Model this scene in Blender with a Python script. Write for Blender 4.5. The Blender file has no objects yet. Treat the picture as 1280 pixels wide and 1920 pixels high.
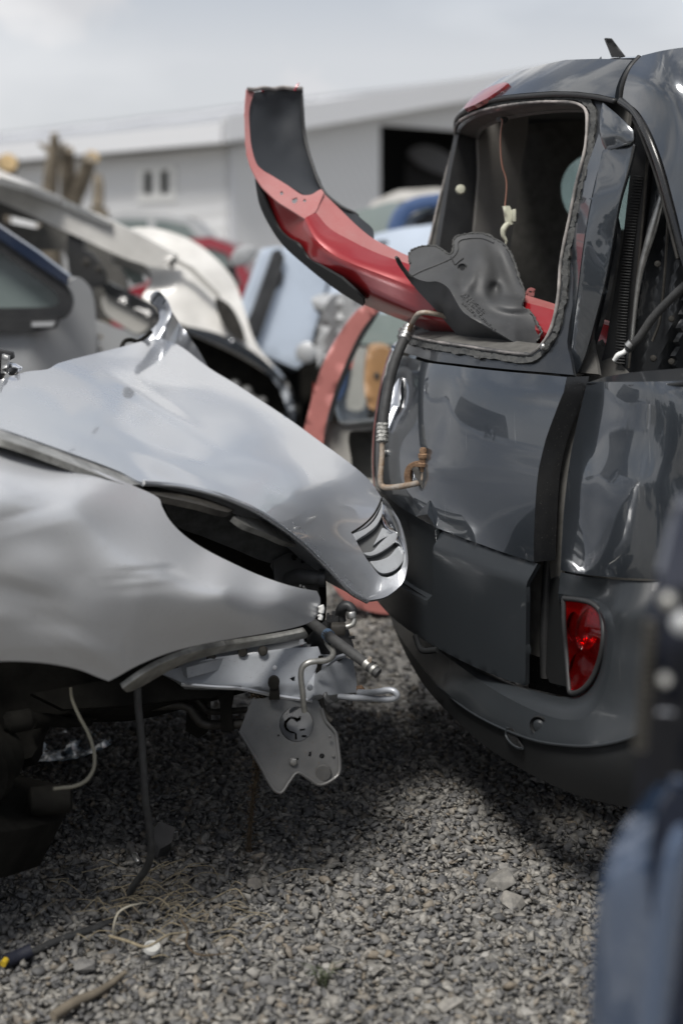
import bpy, bmesh, math, random
import numpy as np
from mathutils import Vector, Matrix, noise
from mathutils.geometry import delaunay_2d_cdt

# ------------------------------------------------------------------ camera
scn = bpy.context.scene
CAM_Z, FPX, HZ = 1.28, 2666.7, 460.0          # eye height, focal length in photo pixels, horizon row
cam_data = bpy.data.cameras.new('camera')
cam = bpy.data.objects.new('camera', cam_data)
scn.collection.objects.link(cam)
scn.camera = cam
cam.location = (0, 0, CAM_Z)
cam.rotation_euler = (math.radians(90), 0, 0)
cam_data.lens = 50.0
cam_data.sensor_width = 36.0
cam_data.shift_y = -(960.0 - HZ) / 1920.0
cam_data.clip_start, cam_data.clip_end = 0.05, 2000
cam_data.dof.use_dof = True
cam_data.dof.focus_distance = 3.02
cam_data.dof.aperture_fstop = 2.0

# ------------------------------------------------------------------ light
SUN_EL, SUN_AZ = math.radians(60), math.radians(204)     # azimuth clockwise from +Y: behind and left of the camera
world = bpy.data.worlds.new('World')
scn.world = world
world.use_nodes = True
wn, wl = world.node_tree.nodes, world.node_tree.links
wn.clear()
w_out = wn.new('ShaderNodeOutputWorld')
w_bg = wn.new('ShaderNodeBackground')
w_bg.inputs['Strength'].default_value = 0.09
sky = wn.new('ShaderNodeTexSky')
sky.sky_type = 'NISHITA'
sky.sun_disc = False
sky.sun_elevation = SUN_EL
sky.sun_rotation = SUN_AZ
sky.air_density, sky.dust_density = 1.0, 2.0
tc = wn.new('ShaderNodeTexCoord')
mp = wn.new('ShaderNodeMapping')
mp.inputs['Scale'].default_value = (1.0, 1.0, 2.6)
mp.inputs['Location'].default_value = (0.35, 0.1, 0.2)
nz = wn.new('ShaderNodeTexNoise')
nz.inputs['Scale'].default_value = 2.3
nz.inputs['Detail'].default_value = 7
nz.inputs['Roughness'].default_value = 0.55
nz.inputs['Distortion'].default_value = 0.35
rp = wn.new('ShaderNodeValToRGB')
rp.color_ramp.elements[0].position = 0.45
rp.color_ramp.elements[0].color = (0.48, 0.48, 0.48, 1)
rp.color_ramp.elements[1].position = 0.56
rp.color_ramp.elements[1].color = (1, 1, 1, 1)
nz2 = wn.new('ShaderNodeTexNoise')
nz2.inputs['Scale'].default_value = 2.6
nz2.inputs['Detail'].default_value = 5
rp2 = wn.new('ShaderNodeValToRGB')
rp2.color_ramp.elements[0].position = 0.46
rp2.color_ramp.elements[0].color = (3.0, 3.2, 3.6, 1)
rp2.color_ramp.elements[1].position = 0.58
rp2.color_ramp.elements[1].color = (10.0, 9.9, 9.8, 1)
mx = wn.new('ShaderNodeMix')
mx.data_type = 'RGBA'
wl.new(tc.outputs['Generated'], mp.inputs['Vector'])
wl.new(mp.outputs['Vector'], nz.inputs['Vector'])
wl.new(mp.outputs['Vector'], nz2.inputs['Vector'])
wl.new(nz.outputs['Fac'], rp.inputs['Fac'])
wl.new(nz2.outputs['Fac'], rp2.inputs['Fac'])
# thin haze closes the sky towards the horizon all round
sx = wn.new('ShaderNodeSeparateXYZ'); wl.new(tc.outputs['Generated'], sx.inputs['Vector'])
hz = wn.new('ShaderNodeMapRange'); hz.inputs['From Min'].default_value = 0.13; hz.inputs['From Max'].default_value = 0.42
hz.inputs['To Min'].default_value = 0.86; hz.inputs['To Max'].default_value = 0.0
wl.new(sx.outputs['Z'], hz.inputs['Value'])
mxx = wn.new('ShaderNodeMath'); mxx.operation = 'MAXIMUM'
wl.new(rp.outputs['Color'], mxx.inputs[0]); wl.new(hz.outputs['Result'], mxx.inputs[1])
hm = wn.new('ShaderNodeMix'); hm.data_type = 'RGBA'; hm.inputs['B'].default_value = (6.9, 6.95, 7.15, 1)
wl.new(hz.outputs['Result'], hm.inputs['Factor']); wl.new(rp2.outputs['Color'], hm.inputs['A'])
wl.new(mxx.outputs[0], mx.inputs['Factor'])
wl.new(sky.outputs['Color'], mx.inputs['A'])
wl.new(hm.outputs['Result'], mx.inputs['B'])
wl.new(mx.outputs['Result'], w_bg.inputs['Color'])
wl.new(w_bg.outputs['Background'], w_out.inputs['Surface'])

sun_d = bpy.data.lights.new('sun', 'SUN')
sun_d.energy = 3.2
sun_d.angle = math.radians(18)
sun_d.color = (1.0, 0.965, 0.915)
sun = bpy.data.objects.new('sun', sun_d)
scn.collection.objects.link(sun)
sd = Vector((math.sin(SUN_AZ) * math.cos(SUN_EL), math.cos(SUN_AZ) * math.cos(SUN_EL), math.sin(SUN_EL)))
sun.rotation_euler = sd.to_track_quat('Z', 'Y').to_euler()

scn.view_settings.view_transform = 'Standard'
scn.view_settings.look = 'None'
scn.view_settings.exposure = 0.30
scn.view_settings.gamma = 1.0
scn.view_settings.use_curve_mapping = False
scn.cycles.use_denoising = True
scn.cycles.max_bounces = 8
scn.cycles.caustics_reflective = False
scn.cycles.caustics_refractive = False

random.seed(7)
rng = np.random.default_rng(7)

# ------------------------------------------------------------------ helpers
def link(o, parent=None):
    scn.collection.objects.link(o)
    if parent is not None:
        o.parent = parent
    return o

def tag(o, label=None, cat=None, group=None, kind=None):
    if label: o['label'] = label
    if cat: o['category'] = cat
    if group: o['group'] = group
    if kind: o['kind'] = kind
    return o

def thing(name, label, cat, group=None):
    o = bpy.data.objects.new(name, None)
    o.empty_display_size = 0.1
    link(o)
    return tag(o, label, cat, group)

def W(px, py, d):
    """point seen at photo pixel (px, py) at the distance d (metres along Y)"""
    return Vector(((px - 640) * d / FPX, d, CAM_Z - (py - HZ) * d / FPX))

def seat(root):
    """put the empty of a thing at its base, keeping its parts where they stand"""
    lo, hi = Vector((1e9,) * 3), Vector((-1e9,) * 3)
    for c in root.children:
        if c.type == 'MESH' and c.data.vertices:
            a = np.empty(len(c.data.vertices) * 3); c.data.vertices.foreach_get('co', a)
            a = a.reshape(-1, 3)
            for k in range(3):
                lo[k] = min(lo[k], a[:, k].min()); hi[k] = max(hi[k], a[:, k].max())
    if lo.x > 1e8: return
    base = Vector(((lo.x + hi.x) / 2, (lo.y + hi.y) / 2, lo.z))
    root.location = base
    for c in root.children:
        c.location = c.location - base

def mesh_obj(name, verts, faces, mat, parent=None, smooth=True, solid=None, split=35, label=None, bev=None):
    me = bpy.data.meshes.new(name)
    me.from_pydata([tuple(v) for v in verts], [], faces)
    me.update()
    if smooth:
        me.polygons.foreach_set('use_smooth', [True] * len(me.polygons))
    if mat: me.materials.append(mat)
    o = bpy.data.objects.new(name, me)
    link(o, parent)
    if solid:
        m = o.modifiers.new('s', 'SOLIDIFY'); m.thickness = solid; m.offset = -1
    if bev:
        m = o.modifiers.new('b', 'BEVEL'); m.width = bev; m.segments = 2; m.angle_limit = math.radians(40)
    if (solid or bev) and smooth:
        m = o.modifiers.new('e', 'EDGE_SPLIT'); m.split_angle = math.radians(split)
    if label: o['label'] = label
    return o

def crom(pts, n=5, closed=True):
    """Catmull-Rom through pts; a doubled point is a sharp corner"""
    P = [np.array(p, float) for p in pts]
    segs = []
    corner = set(); Q = []
    for p in P:
        if Q and np.allclose(Q[-1], p): corner.add(len(Q) - 1)
        else: Q.append(p)
    m = len(Q); out = []
    for i in range(m if closed else m - 1):
        p1, p2 = Q[i], Q[(i + 1) % m]
        p0 = Q[(i - 1) % m] if (closed or i > 0) else 2 * p1 - p2
        p3 = Q[(i + 2) % m] if (closed or i + 2 < m) else 2 * p2 - p1
        if i in corner: p0 = 2 * p1 - p2
        if (i + 1) % m in corner: p3 = 2 * p2 - p1
        # limit tangents for uneven spacing
        L = np.linalg.norm(p2 - p1) + 1e-9
        t1 = (p2 - p0); t2 = (p3 - p1)
        l0 = np.linalg.norm(p1 - p0) + L; l3 = np.linalg.norm(p3 - p2) + L
        t1 = t1 * L / l0; t2 = t2 * L / l3
        for k in range(n):
            t = k / n
            h = (2*t**3-3*t**2+1)*p1 + (t**3-2*t**2+t)*t1 + (-2*t**3+3*t**2)*p2 + (t**3-t**2)*t2
            out.append(h)
    if not closed: out.append(Q[-1])
    return out

def inpoly(P, poly):
    """vectorised point in polygon"""
    x, y = P[:, 0], P[:, 1]
    r = np.zeros(len(P), bool)
    n = len(poly)
    for i in range(n):
        x1, y1 = poly[i][:2]; x2, y2 = poly[(i + 1) % n][:2]
        c = (y1 > y) != (y2 > y)
        with np.errstate(divide='ignore', invalid='ignore'):
            xx = (x2 - x1) * (y - y1) / (y2 - y1 + 1e-30) + x1
        r ^= c & (x < xx)
    return r

def edge_dist(P, poly):
    d = np.full(len(P), 1e9)
    n = len(poly)
    for i in range(n):
        a = np.array(poly[i][:2], float); b = np.array(poly[(i + 1) % n][:2], float)
        ab = b - a; t = np.clip(((P - a) @ ab) / (ab @ ab + 1e-12), 0, 1)
        d = np.minimum(d, np.linalg.norm(P - (a + t[:, None] * ab), axis=1))
    return d

def resample(poly, step):
    out = []
    n = len(poly)
    for i in range(n):
        a = np.array(poly[i], float); b = np.array(poly[(i + 1) % n], float)
        L = np.linalg.norm(b - a)
        if L < 1e-9: continue
        k = max(1, int(math.ceil(L / step)))
        for j in range(k): out.append(a + (b - a) * j / k)
    # drop near duplicates
    res = [out[0]]
    for p in out[1:]:
        if np.linalg.norm(p - res[-1]) > step * 0.15: res.append(p)
    if np.linalg.norm(res[0] - res[-1]) < step * 0.15: res.pop()
    return res

def tri2d(outline, holes=(), step=12.0, fill=True):
    outline = resample(outline, step)
    holes = [resample(h, step) for h in holes]
    pts = list(outline); edges = []
    n = len(outline); edges += [(i, (i + 1) % n) for i in range(n)]
    for h in holes:
        b = len(pts); m = len(h); pts += list(h)
        edges += [(b + i, b + (i + 1) % m) for i in range(m)]
    if fill:
        O = np.array(outline); lo, hi = O.min(0), O.max(0)
        xs = np.arange(lo[0] + step * .5, hi[0], step); ys = np.arange(lo[1] + step * .5, hi[1], step * .87)
        G = np.array([(x + (j % 2) * step * .5, y) for j, y in enumerate(ys) for x in xs])
        if len(G):
            k = inpoly(G, outline) & (edge_dist(G, outline) > step * .45)
            for h in holes: k &= ~inpoly(G, h) & (edge_dist(G, h) > step * .45)
            pts += list(G[k])
    sc = 1.0 / step
    V = [Vector((float(p[0]) * sc, float(p[1]) * sc)) for p in pts]
    v2, e2, f2, _, _, _ = delaunay_2d_cdt(V, edges, [], 0, 1e-5)
    v2 = np.array([(v.x / sc, v.y / sc) for v in v2])
    f2 = [tuple(f) for f in f2]
    C = np.array([(v2[f[0]] + v2[f[1]] + v2[f[2]]) / 3 for f in f2])
    k = inpoly(C, outline)
    for h in holes: k &= ~inpoly(C, h)
    return v2, [f for f, q in zip(f2, k) if q]

def rbf(ctrl):
    """smooth (thin plate) function through (x, y, value) points"""
    C = np.array(ctrl, float); X = C[:, :2] / 100.0; v = C[:, 2]; n = len(C)
    def U(r2): return np.where(r2 > 1e-12, 0.5 * r2 * np.log(r2 + 1e-12), 0)
    K = U(((X[:, None] - X[None]) ** 2).sum(2)) + np.eye(n) * 1e-4
    Pm = np.c_[np.ones(n), X]
    A = np.zeros((n + 3, n + 3)); A[:n, :n] = K; A[:n, n:] = Pm; A[n:, :n] = Pm.T
    w = np.linalg.solve(A, np.r_[v, 0, 0, 0])
    def f(q):
        q = np.atleast_2d(np.asarray(q, float)) / 100.0
        return U(((q[:, None] - X[None]) ** 2).sum(2)) @ w[:n] + np.c_[np.ones(len(q)), q] @ w[n:]
    return f

def depthf(d):
    if callable(d): return d
    if isinstance(d, (int, float)): return lambda q: np.full(len(np.atleast_2d(q)), float(d))
    if len(d) == 1: return depthf(d[0][2])
    if len(d) == 2: 
        a, b = d
        d = [a, b, (a[0] + (b[1]-a[1]) * .5, a[1] - (b[0]-a[0]) * .5, a[2])]
    if len(d) == 3:
        A = np.array([(1, p[0], p[1]) for p in d], float); s = np.linalg.solve(A, [p[2] for p in d])
        return lambda q: s[0] + np.atleast_2d(q)[:, 0] * s[1] + np.atleast_2d(q)[:, 1] * s[2]
    return rbf(d)

def face_camera(verts, faces):
    """turn every triangle's normal to the side the camera sees"""
    out = []
    V = np.array([tuple(v) for v in verts]); eye = np.array((0, 0, CAM_Z))
    for f in faces:
        a, b, c = V[f[0]], V[f[1]], V[f[2]]
        nrm = np.cross(b - a, c - a)
        out.append(f if nrm @ (eye - a) > 0 else tuple(reversed(f)))
    return out

def patch(name, outline, d, mat, parent=None, holes=(), step=14, thick=0.003, sm=False, hsm=False, smooth=True,
          bump=None, label=None, fill=True, bev=None, split=35):
    """sheet traced as an outline, standing at its own distances d, with real thickness"""
    if sm: outline = crom(outline)
    if hsm: holes = [crom(h) for h in holes]
    v2, f2 = tri2d(outline, holes, step, fill)
    dd = depthf(d)(v2)
    if bump is not None: dd = dd + bump(v2)
    verts = [W(p[0], p[1], float(q)) for p, q in zip(v2, dd)]
    return mesh_obj(name, verts, face_camera(verts, f2), mat, parent, smooth, thick, label=label, bev=bev, split=split)

def circle(cx, cy, rx, ry=None, n=20, a0=0):
    ry = ry or rx
    return [(cx + rx * math.cos(a0 + 2 * math.pi * i / n), cy + ry * math.sin(a0 + 2 * math.pi * i / n)) for i in range(n)]

def sweep(path, rad, n=10, caps=True):
    """tube verts/faces along world points"""
    P = [Vector(p) for p in path]; m = len(P)
    if not hasattr(rad, '__len__'): rad = [rad] * m
    V, Fc = [], []
    t = (P[1] - P[0]).normalized()
    u = t.orthogonal().normalized()
    for i in range(m):
        tn = (P[min(i + 1, m - 1)] - P[max(i - 1, 0)])
        tn = tn.normalized() if tn.length > 1e-9 else t
        u = (u - tn * u.dot(tn)); u = u.normalized() if u.length > 1e-6 else tn.orthogonal().normalized()
        b = tn.cross(u); t = tn
        for k in range(n):
            a = 2 * math.pi * k / n
            V.append(P[i] + (u * math.cos(a) + b * math.sin(a)) * rad[i])
    for i in range(m - 1):
        for k in range(n):
            k2 = (k + 1) % n
            Fc.append((i * n + k, i * n + k2, (i + 1) * n + k2, (i + 1) * n + k))
    if caps:
        Fc.append(tuple(reversed(range(n)))); Fc.append(tuple((m - 1) * n + k for k in range(n)))
    return V, Fc

def tube(name, pts, r, mat, parent=None, n=10, sub=6, label=None, world=False, split=50):
    """tube through (px, py, d) points, or world points when world is set"""
    C = crom(pts, sub, closed=False)
    path = [Vector(c) for c in C] if world else [W(*c) for c in C]
    if hasattr(r, '__len__'):
        k = np.linspace(0, len(r) - 1, len(path)); r = list(np.interp(k, range(len(r)), r))
    V, Fc = sweep(path, r, n)
    o = mesh_obj(name, V, Fc, mat, parent, True, label=label)
    m = o.modifiers.new('e', 'EDGE_SPLIT'); m.split_angle = math.radians(split)
    return o

def lathe(name, prof, mat, axis_pt, axis_dir, parent=None, n=20, label=None):
    """prof: (distance along axis, radius)"""
    A = Vector(axis_pt); t = Vector(axis_dir).normalized(); u = t.orthogonal().normalized(); b = t.cross(u)
    V, Fc = [], []
    for h, r in prof:
        for k in range(n):
            a = 2 * math.pi * k / n
            V.append(A + t * h + (u * math.cos(a) + b * math.sin(a)) * max(r, 1e-5))
    for i in range(len(prof) - 1):
        for k in range(n):
            k2 = (k + 1) % n
            Fc.append((i * n + k, i * n + k2, (i + 1) * n + k2, (i + 1) * n + k))
    Fc.append(tuple(reversed(range(n)))); Fc.append(tuple((len(prof) - 1) * n + k for k in range(n)))
    o = mesh_obj(name, V, Fc, mat, parent, True, label=label)
    m = o.modifiers.new('e', 'EDGE_SPLIT'); m.split_angle = math.radians(35)
    return o

def box(name, c, size, mat, parent=None, rot=None, bev=0.004, label=None):
    M = (rot or Matrix.Identity(3))
    V = [Vector(c) + M @ Vector((size[0] * x / 2, size[1] * y / 2, size[2] * z / 2)) for x in (-1, 1) for y in (-1, 1) for z in (-1, 1)]
    Fc = [(0, 1, 3, 2), (4, 6, 7, 5), (0, 4, 5, 1), (2, 3, 7, 6), (0, 2, 6, 4), (1, 5, 7, 3)]
    return mesh_obj(name, V, Fc, mat, parent, bool(bev), bev=bev, label=label, split=30)

# ------------------------------------------------------------------ materials
def mat(name, col, rough=0.5, metal=0.0, coat=0.0, var=0.0, scale=6.0, bump=0.0, bscale=60.0, col2=None,
        spec=0.5, trans=0.0, emit=None, flake=0.0, dust=0.0, dcol=(0.20, 0.19, 0.17), coat_rough=0.05, rvar=0.0, ior=1.45, alpha=1.0, stretch=None, coat_ior=1.5, scratch=0.0):
    m = bpy.data.materials.new(name); m.use_nodes = True
    N, L = m.node_tree.nodes, m.node_tree.links
    b = N['Principled BSDF']
    b.inputs['Base Color'].default_value = (*col, 1)
    b.inputs['Roughness'].default_value = rough
    b.inputs['Metallic'].default_value = metal
    b.inputs['Coat Weight'].default_value = coat
    b.inputs['Coat Roughness'].default_value = coat_rough
    b.inputs['Coat IOR'].default_value = coat_ior
    b.inputs['Specular IOR Level'].default_value = spec
    b.inputs['Transmission Weight'].default_value = trans
    b.inputs['IOR'].default_value = ior
    b.inputs['Alpha'].default_value = alpha
    t = N.new('ShaderNodeTexCoord')
    src = t.outputs['Object']
    if stretch:
        mpn = N.new('ShaderNodeMapping'); mpn.inputs['Scale'].default_value = stretch
        L.new(src, mpn.inputs['Vector']); src = mpn.outputs['Vector']
    colout = None
    if var > 0 or col2:
        n = N.new('ShaderNodeTexNoise'); n.inputs['Scale'].default_value = scale; n.inputs['Detail'].default_value = 8
        n.inputs['Roughness'].default_value = 0.6
        L.new(src, n.inputs['Vector'])
        r = N.new('ShaderNodeValToRGB')
        r.color_ramp.elements[0].position = 0.35; r.color_ramp.elements[1].position = 0.65
        c2 = col2 or tuple(min(1, c * (1 + var)) for c in col)
        c1 = col if col2 else tuple(c * (1 - var) for c in col)
        r.color_ramp.elements[0].color = (*c1, 1); r.color_ramp.elements[1].color = (*c2, 1)
        L.new(n.outputs['Fac'], r.inputs['Fac'])
        colout = r.outputs['Color']
    if dust > 0:
        n = N.new('ShaderNodeTexNoise'); n.inputs['Scale'].default_value = 3.5; n.inputs['Detail'].default_value = 10
        n.inputs['Roughness'].default_value = 0.7
        L.new(t.outputs['Object'], n.inputs['Vector'])
        r = N.new('ShaderNodeMapRange'); r.inputs['From Min'].default_value = 0.35; r.inputs['From Max'].default_value = 0.8
        r.inputs['To Max'].default_value = dust
        L.new(n.outputs['Fac'], r.inputs['Value'])
        # fine specks of grit
        n3 = N.new('ShaderNodeTexNoise'); n3.inputs['Scale'].default_value = 260; n3.inputs['Detail'].default_value = 2
        L.new(t.outputs['Object'], n3.inputs['Vector'])
        r3 = N.new('ShaderNodeMapRange'); r3.inputs['From Min'].default_value = 0.66; r3.inputs['From Max'].default_value = 0.74
        r3.inputs['To Max'].default_value = min(1, dust * 1.5)
        L.new(n3.outputs['Fac'], r3.inputs['Value'])
        ad = N.new('ShaderNodeMath'); ad.operation = 'ADD'; ad.use_clamp = True
        L.new(r.outputs['Result'], ad.inputs[0]); L.new(r3.outputs['Result'], ad.inputs[1])
        mxn = N.new('ShaderNodeMix'); mxn.data_type = 'RGBA'
        mxn.inputs['A'].default_value = (*col, 1)
        if colout: L.new(colout, mxn.inputs['A'])
        mxn.inputs['B'].default_value = (*dcol, 1)
        L.new(ad.outputs[0], mxn.inputs['Factor'])
        colout = mxn.outputs['Result']
        rr = N.new('ShaderNodeMapRange'); rr.inputs['To Min'].default_value = rough; rr.inputs['To Max'].default_value = min(1, rough + .5)
        L.new(ad.outputs[0], rr.inputs['Value']); L.new(rr.outputs['Result'], b.inputs['Roughness'])
        cr = N.new('ShaderNodeMapRange'); cr.inputs['To Min'].default_value = coat; cr.inputs['To Max'].default_value = coat * .25
        L.new(ad.outputs[0], cr.inputs['Value']); L.new(cr.outputs['Result'], b.inputs['Coat Weight'])
    elif rvar > 0:
        n = N.new('ShaderNodeTexNoise'); n.inputs['Scale'].default_value = 9; n.inputs['Detail'].default_value = 8
        L.new(src, n.inputs['Vector'])
        rr = N.new('ShaderNodeMapRange'); rr.inputs['To Min'].default_value = max(0, rough - rvar); rr.inputs['To Max'].default_value = min(1, rough + rvar)
        L.new(n.outputs['Fac'], rr.inputs['Value']); L.new(rr.outputs['Result'], b.inputs['Roughness'])
    if scratch > 0:
        acc = None
        for ang, seed in ((0.5, 1.3), (-1.0, 7.7)):
            mpn = N.new('ShaderNodeMapping'); mpn.inputs['Rotation'].default_value = (ang, ang * .6, ang); mpn.inputs['Scale'].default_value = (170, 4, 4); mpn.inputs['Location'].default_value = (seed, 0, 0)
            L.new(t.outputs['Object'], mpn.inputs['Vector'])
            n = N.new('ShaderNodeTexNoise'); n.inputs['Scale'].default_value = 1.6; n.inputs['Detail'].default_value = 2; L.new(mpn.outputs['Vector'], n.inputs['Vector'])
            r = N.new('ShaderNodeMapRange'); r.inputs['From Min'].default_value = 0.70; r.inputs['From Max'].default_value = 0.76; L.new(n.outputs['Fac'], r.inputs['Value'])
            n2 = N.new('ShaderNodeTexNoise'); n2.inputs['Scale'].default_value = 7 + seed; L.new(t.outputs['Object'], n2.inputs['Vector'])
            r2 = N.new('ShaderNodeMapRange'); r2.inputs['From Min'].default_value = 0.52; r2.inputs['From Max'].default_value = 0.66; L.new(n2.outputs['Fac'], r2.inputs['Value'])
            ml = N.new('ShaderNodeMath'); ml.operation = 'MULTIPLY'; L.new(r.outputs['Result'], ml.inputs[0]); L.new(r2.outputs['Result'], ml.inputs[1])
            if acc is None: acc = ml.outputs[0]
            else:
                a2 = N.new('ShaderNodeMath'); a2.operation = 'MAXIMUM'; L.new(acc, a2.inputs[0]); L.new(ml.outputs[0], a2.inputs[1]); acc = a2.outputs[0]
        fm = N.new('ShaderNodeMath'); fm.operation = 'MULTIPLY'; fm.inputs[1].default_value = scratch; L.new(acc, fm.inputs[0])
        mxn = N.new('ShaderNodeMix'); mxn.data_type = 'RGBA'; mxn.inputs['A'].default_value = (*col, 1); mxn.inputs['B'].default_value = (0.42, 0.42, 0.41, 1)
        if colout: L.new(colout, mxn.inputs['A'])
        L.new(fm.outputs[0], mxn.inputs['Factor']); colout = mxn.outputs['Result']
    if colout: L.new(colout, b.inputs['Base Color'])
    if flake > 0:
        n = N.new('ShaderNodeTexVoronoi'); n.inputs['Scale'].default_value = 900
        L.new(t.outputs['Object'], n.inputs['Vector'])
        bp = N.new('ShaderNodeBump'); bp.inputs['Strength'].default_value = flake; bp.inputs['Distance'].default_value = 0.0004
        L.new(n.outputs['Distance'], bp.inputs['Height']); L.new(bp.outputs['Normal'], b.inputs['Normal'])
    if bump > 0:
        n = N.new('ShaderNodeTexNoise'); n.inputs['Scale'].default_value = bscale; n.inputs['Detail'].default_value = 6
        L.new(src, n.inputs['Vector'])
        bp = N.new('ShaderNodeBump'); bp.inputs['Strength'].default_value = bump; bp.inputs['Distance'].default_value = 0.004
        L.new(n.outputs['Fac'], bp.inputs['Height']); L.new(bp.outputs['Normal'], b.inputs['Normal'])
    return m

M = {}
M['silver'] = mat('silver metallic paint', (0.43, 0.45, 0.485), 0.26, 0.65, 1.0, scratch=.5, flake=0.08, dust=0.16, dcol=(0.38, 0.37, 0.34), coat_rough=0.03, coat_ior=1.75)
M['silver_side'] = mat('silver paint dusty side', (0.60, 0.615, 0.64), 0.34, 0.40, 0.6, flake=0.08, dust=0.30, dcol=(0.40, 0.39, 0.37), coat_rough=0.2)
M['silver_primer'] = mat('silver primer thin paint', (0.33, 0.35, 0.38), 0.42, 0.35, 0.2, var=.15, scale=9, dust=0.35, dcol=(0.16, 0.15, 0.13))
M['silver_plastic'] = mat('silver painted plastic dusty', (0.33, 0.35, 0.375), 0.45, 0.2, 0.15, dust=0.5, dcol=(0.25, 0.24, 0.22), bump=.03, bscale=400)
M['chrome'] = mat('chrome', (0.75, 0.76, 0.78), 0.12, 1.0, rvar=.08)
M['steel'] = mat('dull zinc steel', (0.40, 0.40, 0.39), 0.42, 0.9, var=.25, scale=40, bump=.1, bscale=120)
M['brushed'] = mat('scuffed aluminium', (0.42, 0.42, 0.40), 0.4, 0.8, var=.3, scale=30, dust=.4, dcol=(.2, .18, .14))
M['rust'] = mat('rusty steel pipe', (0.36, 0.33, 0.29), 0.62, 0.3, col2=(0.25, 0.17, 0.11), scale=42, bump=.4, bscale=200)
M['rust_deep'] = mat('deep rust', (0.27, 0.17, 0.10), 0.75, 0.2, col2=(0.13, 0.075, 0.045), scale=70, bump=.5, bscale=220)
M['bracket'] = mat('grey e coated sheet', (0.10, 0.106, 0.11), 0.5, 0.4, 0.1, var=.2, scale=14, dust=.32, dcol=(.12, .085, .055), bump=.06, bscale=160)
M['grime'] = mat('grimy underbody black brown', (0.012, 0.0115, 0.010), 0.85, 0.0, var=.5, scale=12, bump=.5, bscale=40, spec=.15)
M['grime_metal'] = mat('grimy underbody pipe', (0.045, 0.042, 0.037), 0.5, 0.3, var=.4, scale=30, bump=.2, bscale=80)
M['black'] = mat('black plastic', (0.018, 0.019, 0.021), 0.45, var=.2, scale=20, dust=.25, dcol=(.10, .095, .085))
M['black_gloss'] = mat('gloss black', (0.012, 0.013, 0.015), 0.18, dust=.15)
M['rubber'] = mat('black rubber hose', (0.035, 0.036, 0.037), 0.6, var=.3, scale=50, bump=.15, bscale=300, dust=.2, dcol=(.13, .125, .115))
M['sealant'] = mat('torn urethane sealant', (0.05, 0.052, 0.052), 0.75, col2=(0.075, 0.075, 0.072), scale=60, bump=1.0, bscale=90)
M['primer_lip'] = mat('dusty pale primer lip', (0.38, 0.35, 0.33), 0.6, col2=(0.07, 0.07, 0.07), scale=14, bump=.1)
M['van'] = mat('dark slate metallic paint', (0.036, 0.043, 0.052), 0.28, 0.40, 1.0, scratch=.35, flake=0.08, dust=0.09, dcol=(0.15, 0.15, 0.145), coat_rough=0.012, coat_ior=1.75)
M['van_plastic'] = mat('slate grey bumper plastic', (0.021, 0.0245, 0.028), 0.40, 0.0, 0.10, dust=0.10, dcol=(0.06, 0.06, 0.057), bump=.03, bscale=500, spec=.4, scratch=.15)
M['van_dark'] = mat('dark grey lower plastic', (0.014, 0.015, 0.016), 0.5, 0, 0.0, dust=0.20, dcol=(0.035, 0.034, 0.031), spec=.25)
M['van_inner'] = mat('van inner body paint', (0.030, 0.034, 0.040), 0.28, 0.3, 0.5, dust=0.3, dcol=(.10, .095, .085))
M['headliner'] = mat('dark interior trim', (0.10, 0.097, 0.09), 0.9, var=.2, scale=30, bump=.1)
M['trim_grey'] = mat('grey brown interior trim', (0.21, 0.20, 0.185), 0.8, var=.12, scale=8, bump=.1, bscale=200)
M['liner'] = mat('grey black moulded plastic', (0.040, 0.042, 0.045), 0.5, 0, var=.15, scale=12, bump=.10, bscale=700, dust=.30, dcol=(.13, .128, .12))
M['red'] = mat('red bumper paint', (0.26, 0.008, 0.012), 0.30, 0.15, 0.8, dust=0.10, dcol=(.30, .12, .11), coat_rough=.10)
M['red_sky_sheen'] = mat('red paint paled by painted sky reflection', (0.36, 0.11, 0.105), 0.5, 0, 0.3, dust=0.6, dcol=(.38, .26, .25), coat_rough=.25)  # bumper red paled, putting the sky's grazing reflection into the colour
M['red_far'] = mat('faded coral red car paint', (0.52, 0.20, 0.18), 0.45, 0, 0.5, var=.1)
M['wine'] = mat('wine red car paint', (0.28, 0.03, 0.045), 0.3, 0.2, .8)
M['black_skin'] = mat('raw black bumper inside', (0.020, 0.023, 0.027), 0.5, bump=.12, bscale=30, dust=.2, dcol=(.05, .052, .058))
M['lens_red'] = mat('red tail light lens', (0.80, 0.012, 0.014), 0.04, 0, 0.6, trans=0.95, ior=1.3)
M['lamp_bowl'] = mat('lamp reflector', (0.75, 0.74, 0.72), 0.15, 1.0, bump=.6, bscale=90)
M['lamp_in'] = mat('red lamp inside', (0.09, 0.002, 0.003), 0.35, bump=.3, bscale=120)
M['brake_lens'] = mat('faded red brake lens', (0.34, 0.03, 0.035), 0.15, 0, 0.8)
M['wire'] = mat('copper red wire', (0.22, 0.11, 0.08), 0.5)
M['ivory'] = mat('ivory plastic', (0.50, 0.50, 0.40), 0.5, var=.08)
M['glass_teal'] = mat('green tinted glass', (0.34, 0.46, 0.45), 0.02, 0, 0, trans=0.95)
M['glass_clear'] = mat('clear car glass', (0.88, 0.92, 0.93), 0.02, 0, 0, trans=0.97)
M['glass_car'] = mat('greenish grey car glass', (0.20, 0.24, 0.235), 0.08, 0.0, 0.6, spec=.8, alpha=0.8)
M['glass_light'] = mat('pale green car glass', (0.32, 0.37, 0.35), 0.1, 0, .5)
M['white_car'] = mat('dusty white car paint', (0.60, 0.59, 0.565), 0.45, 0, 0.3, var=.15, scale=5, dust=.3, dcol=(.4, .38, .33))
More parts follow.
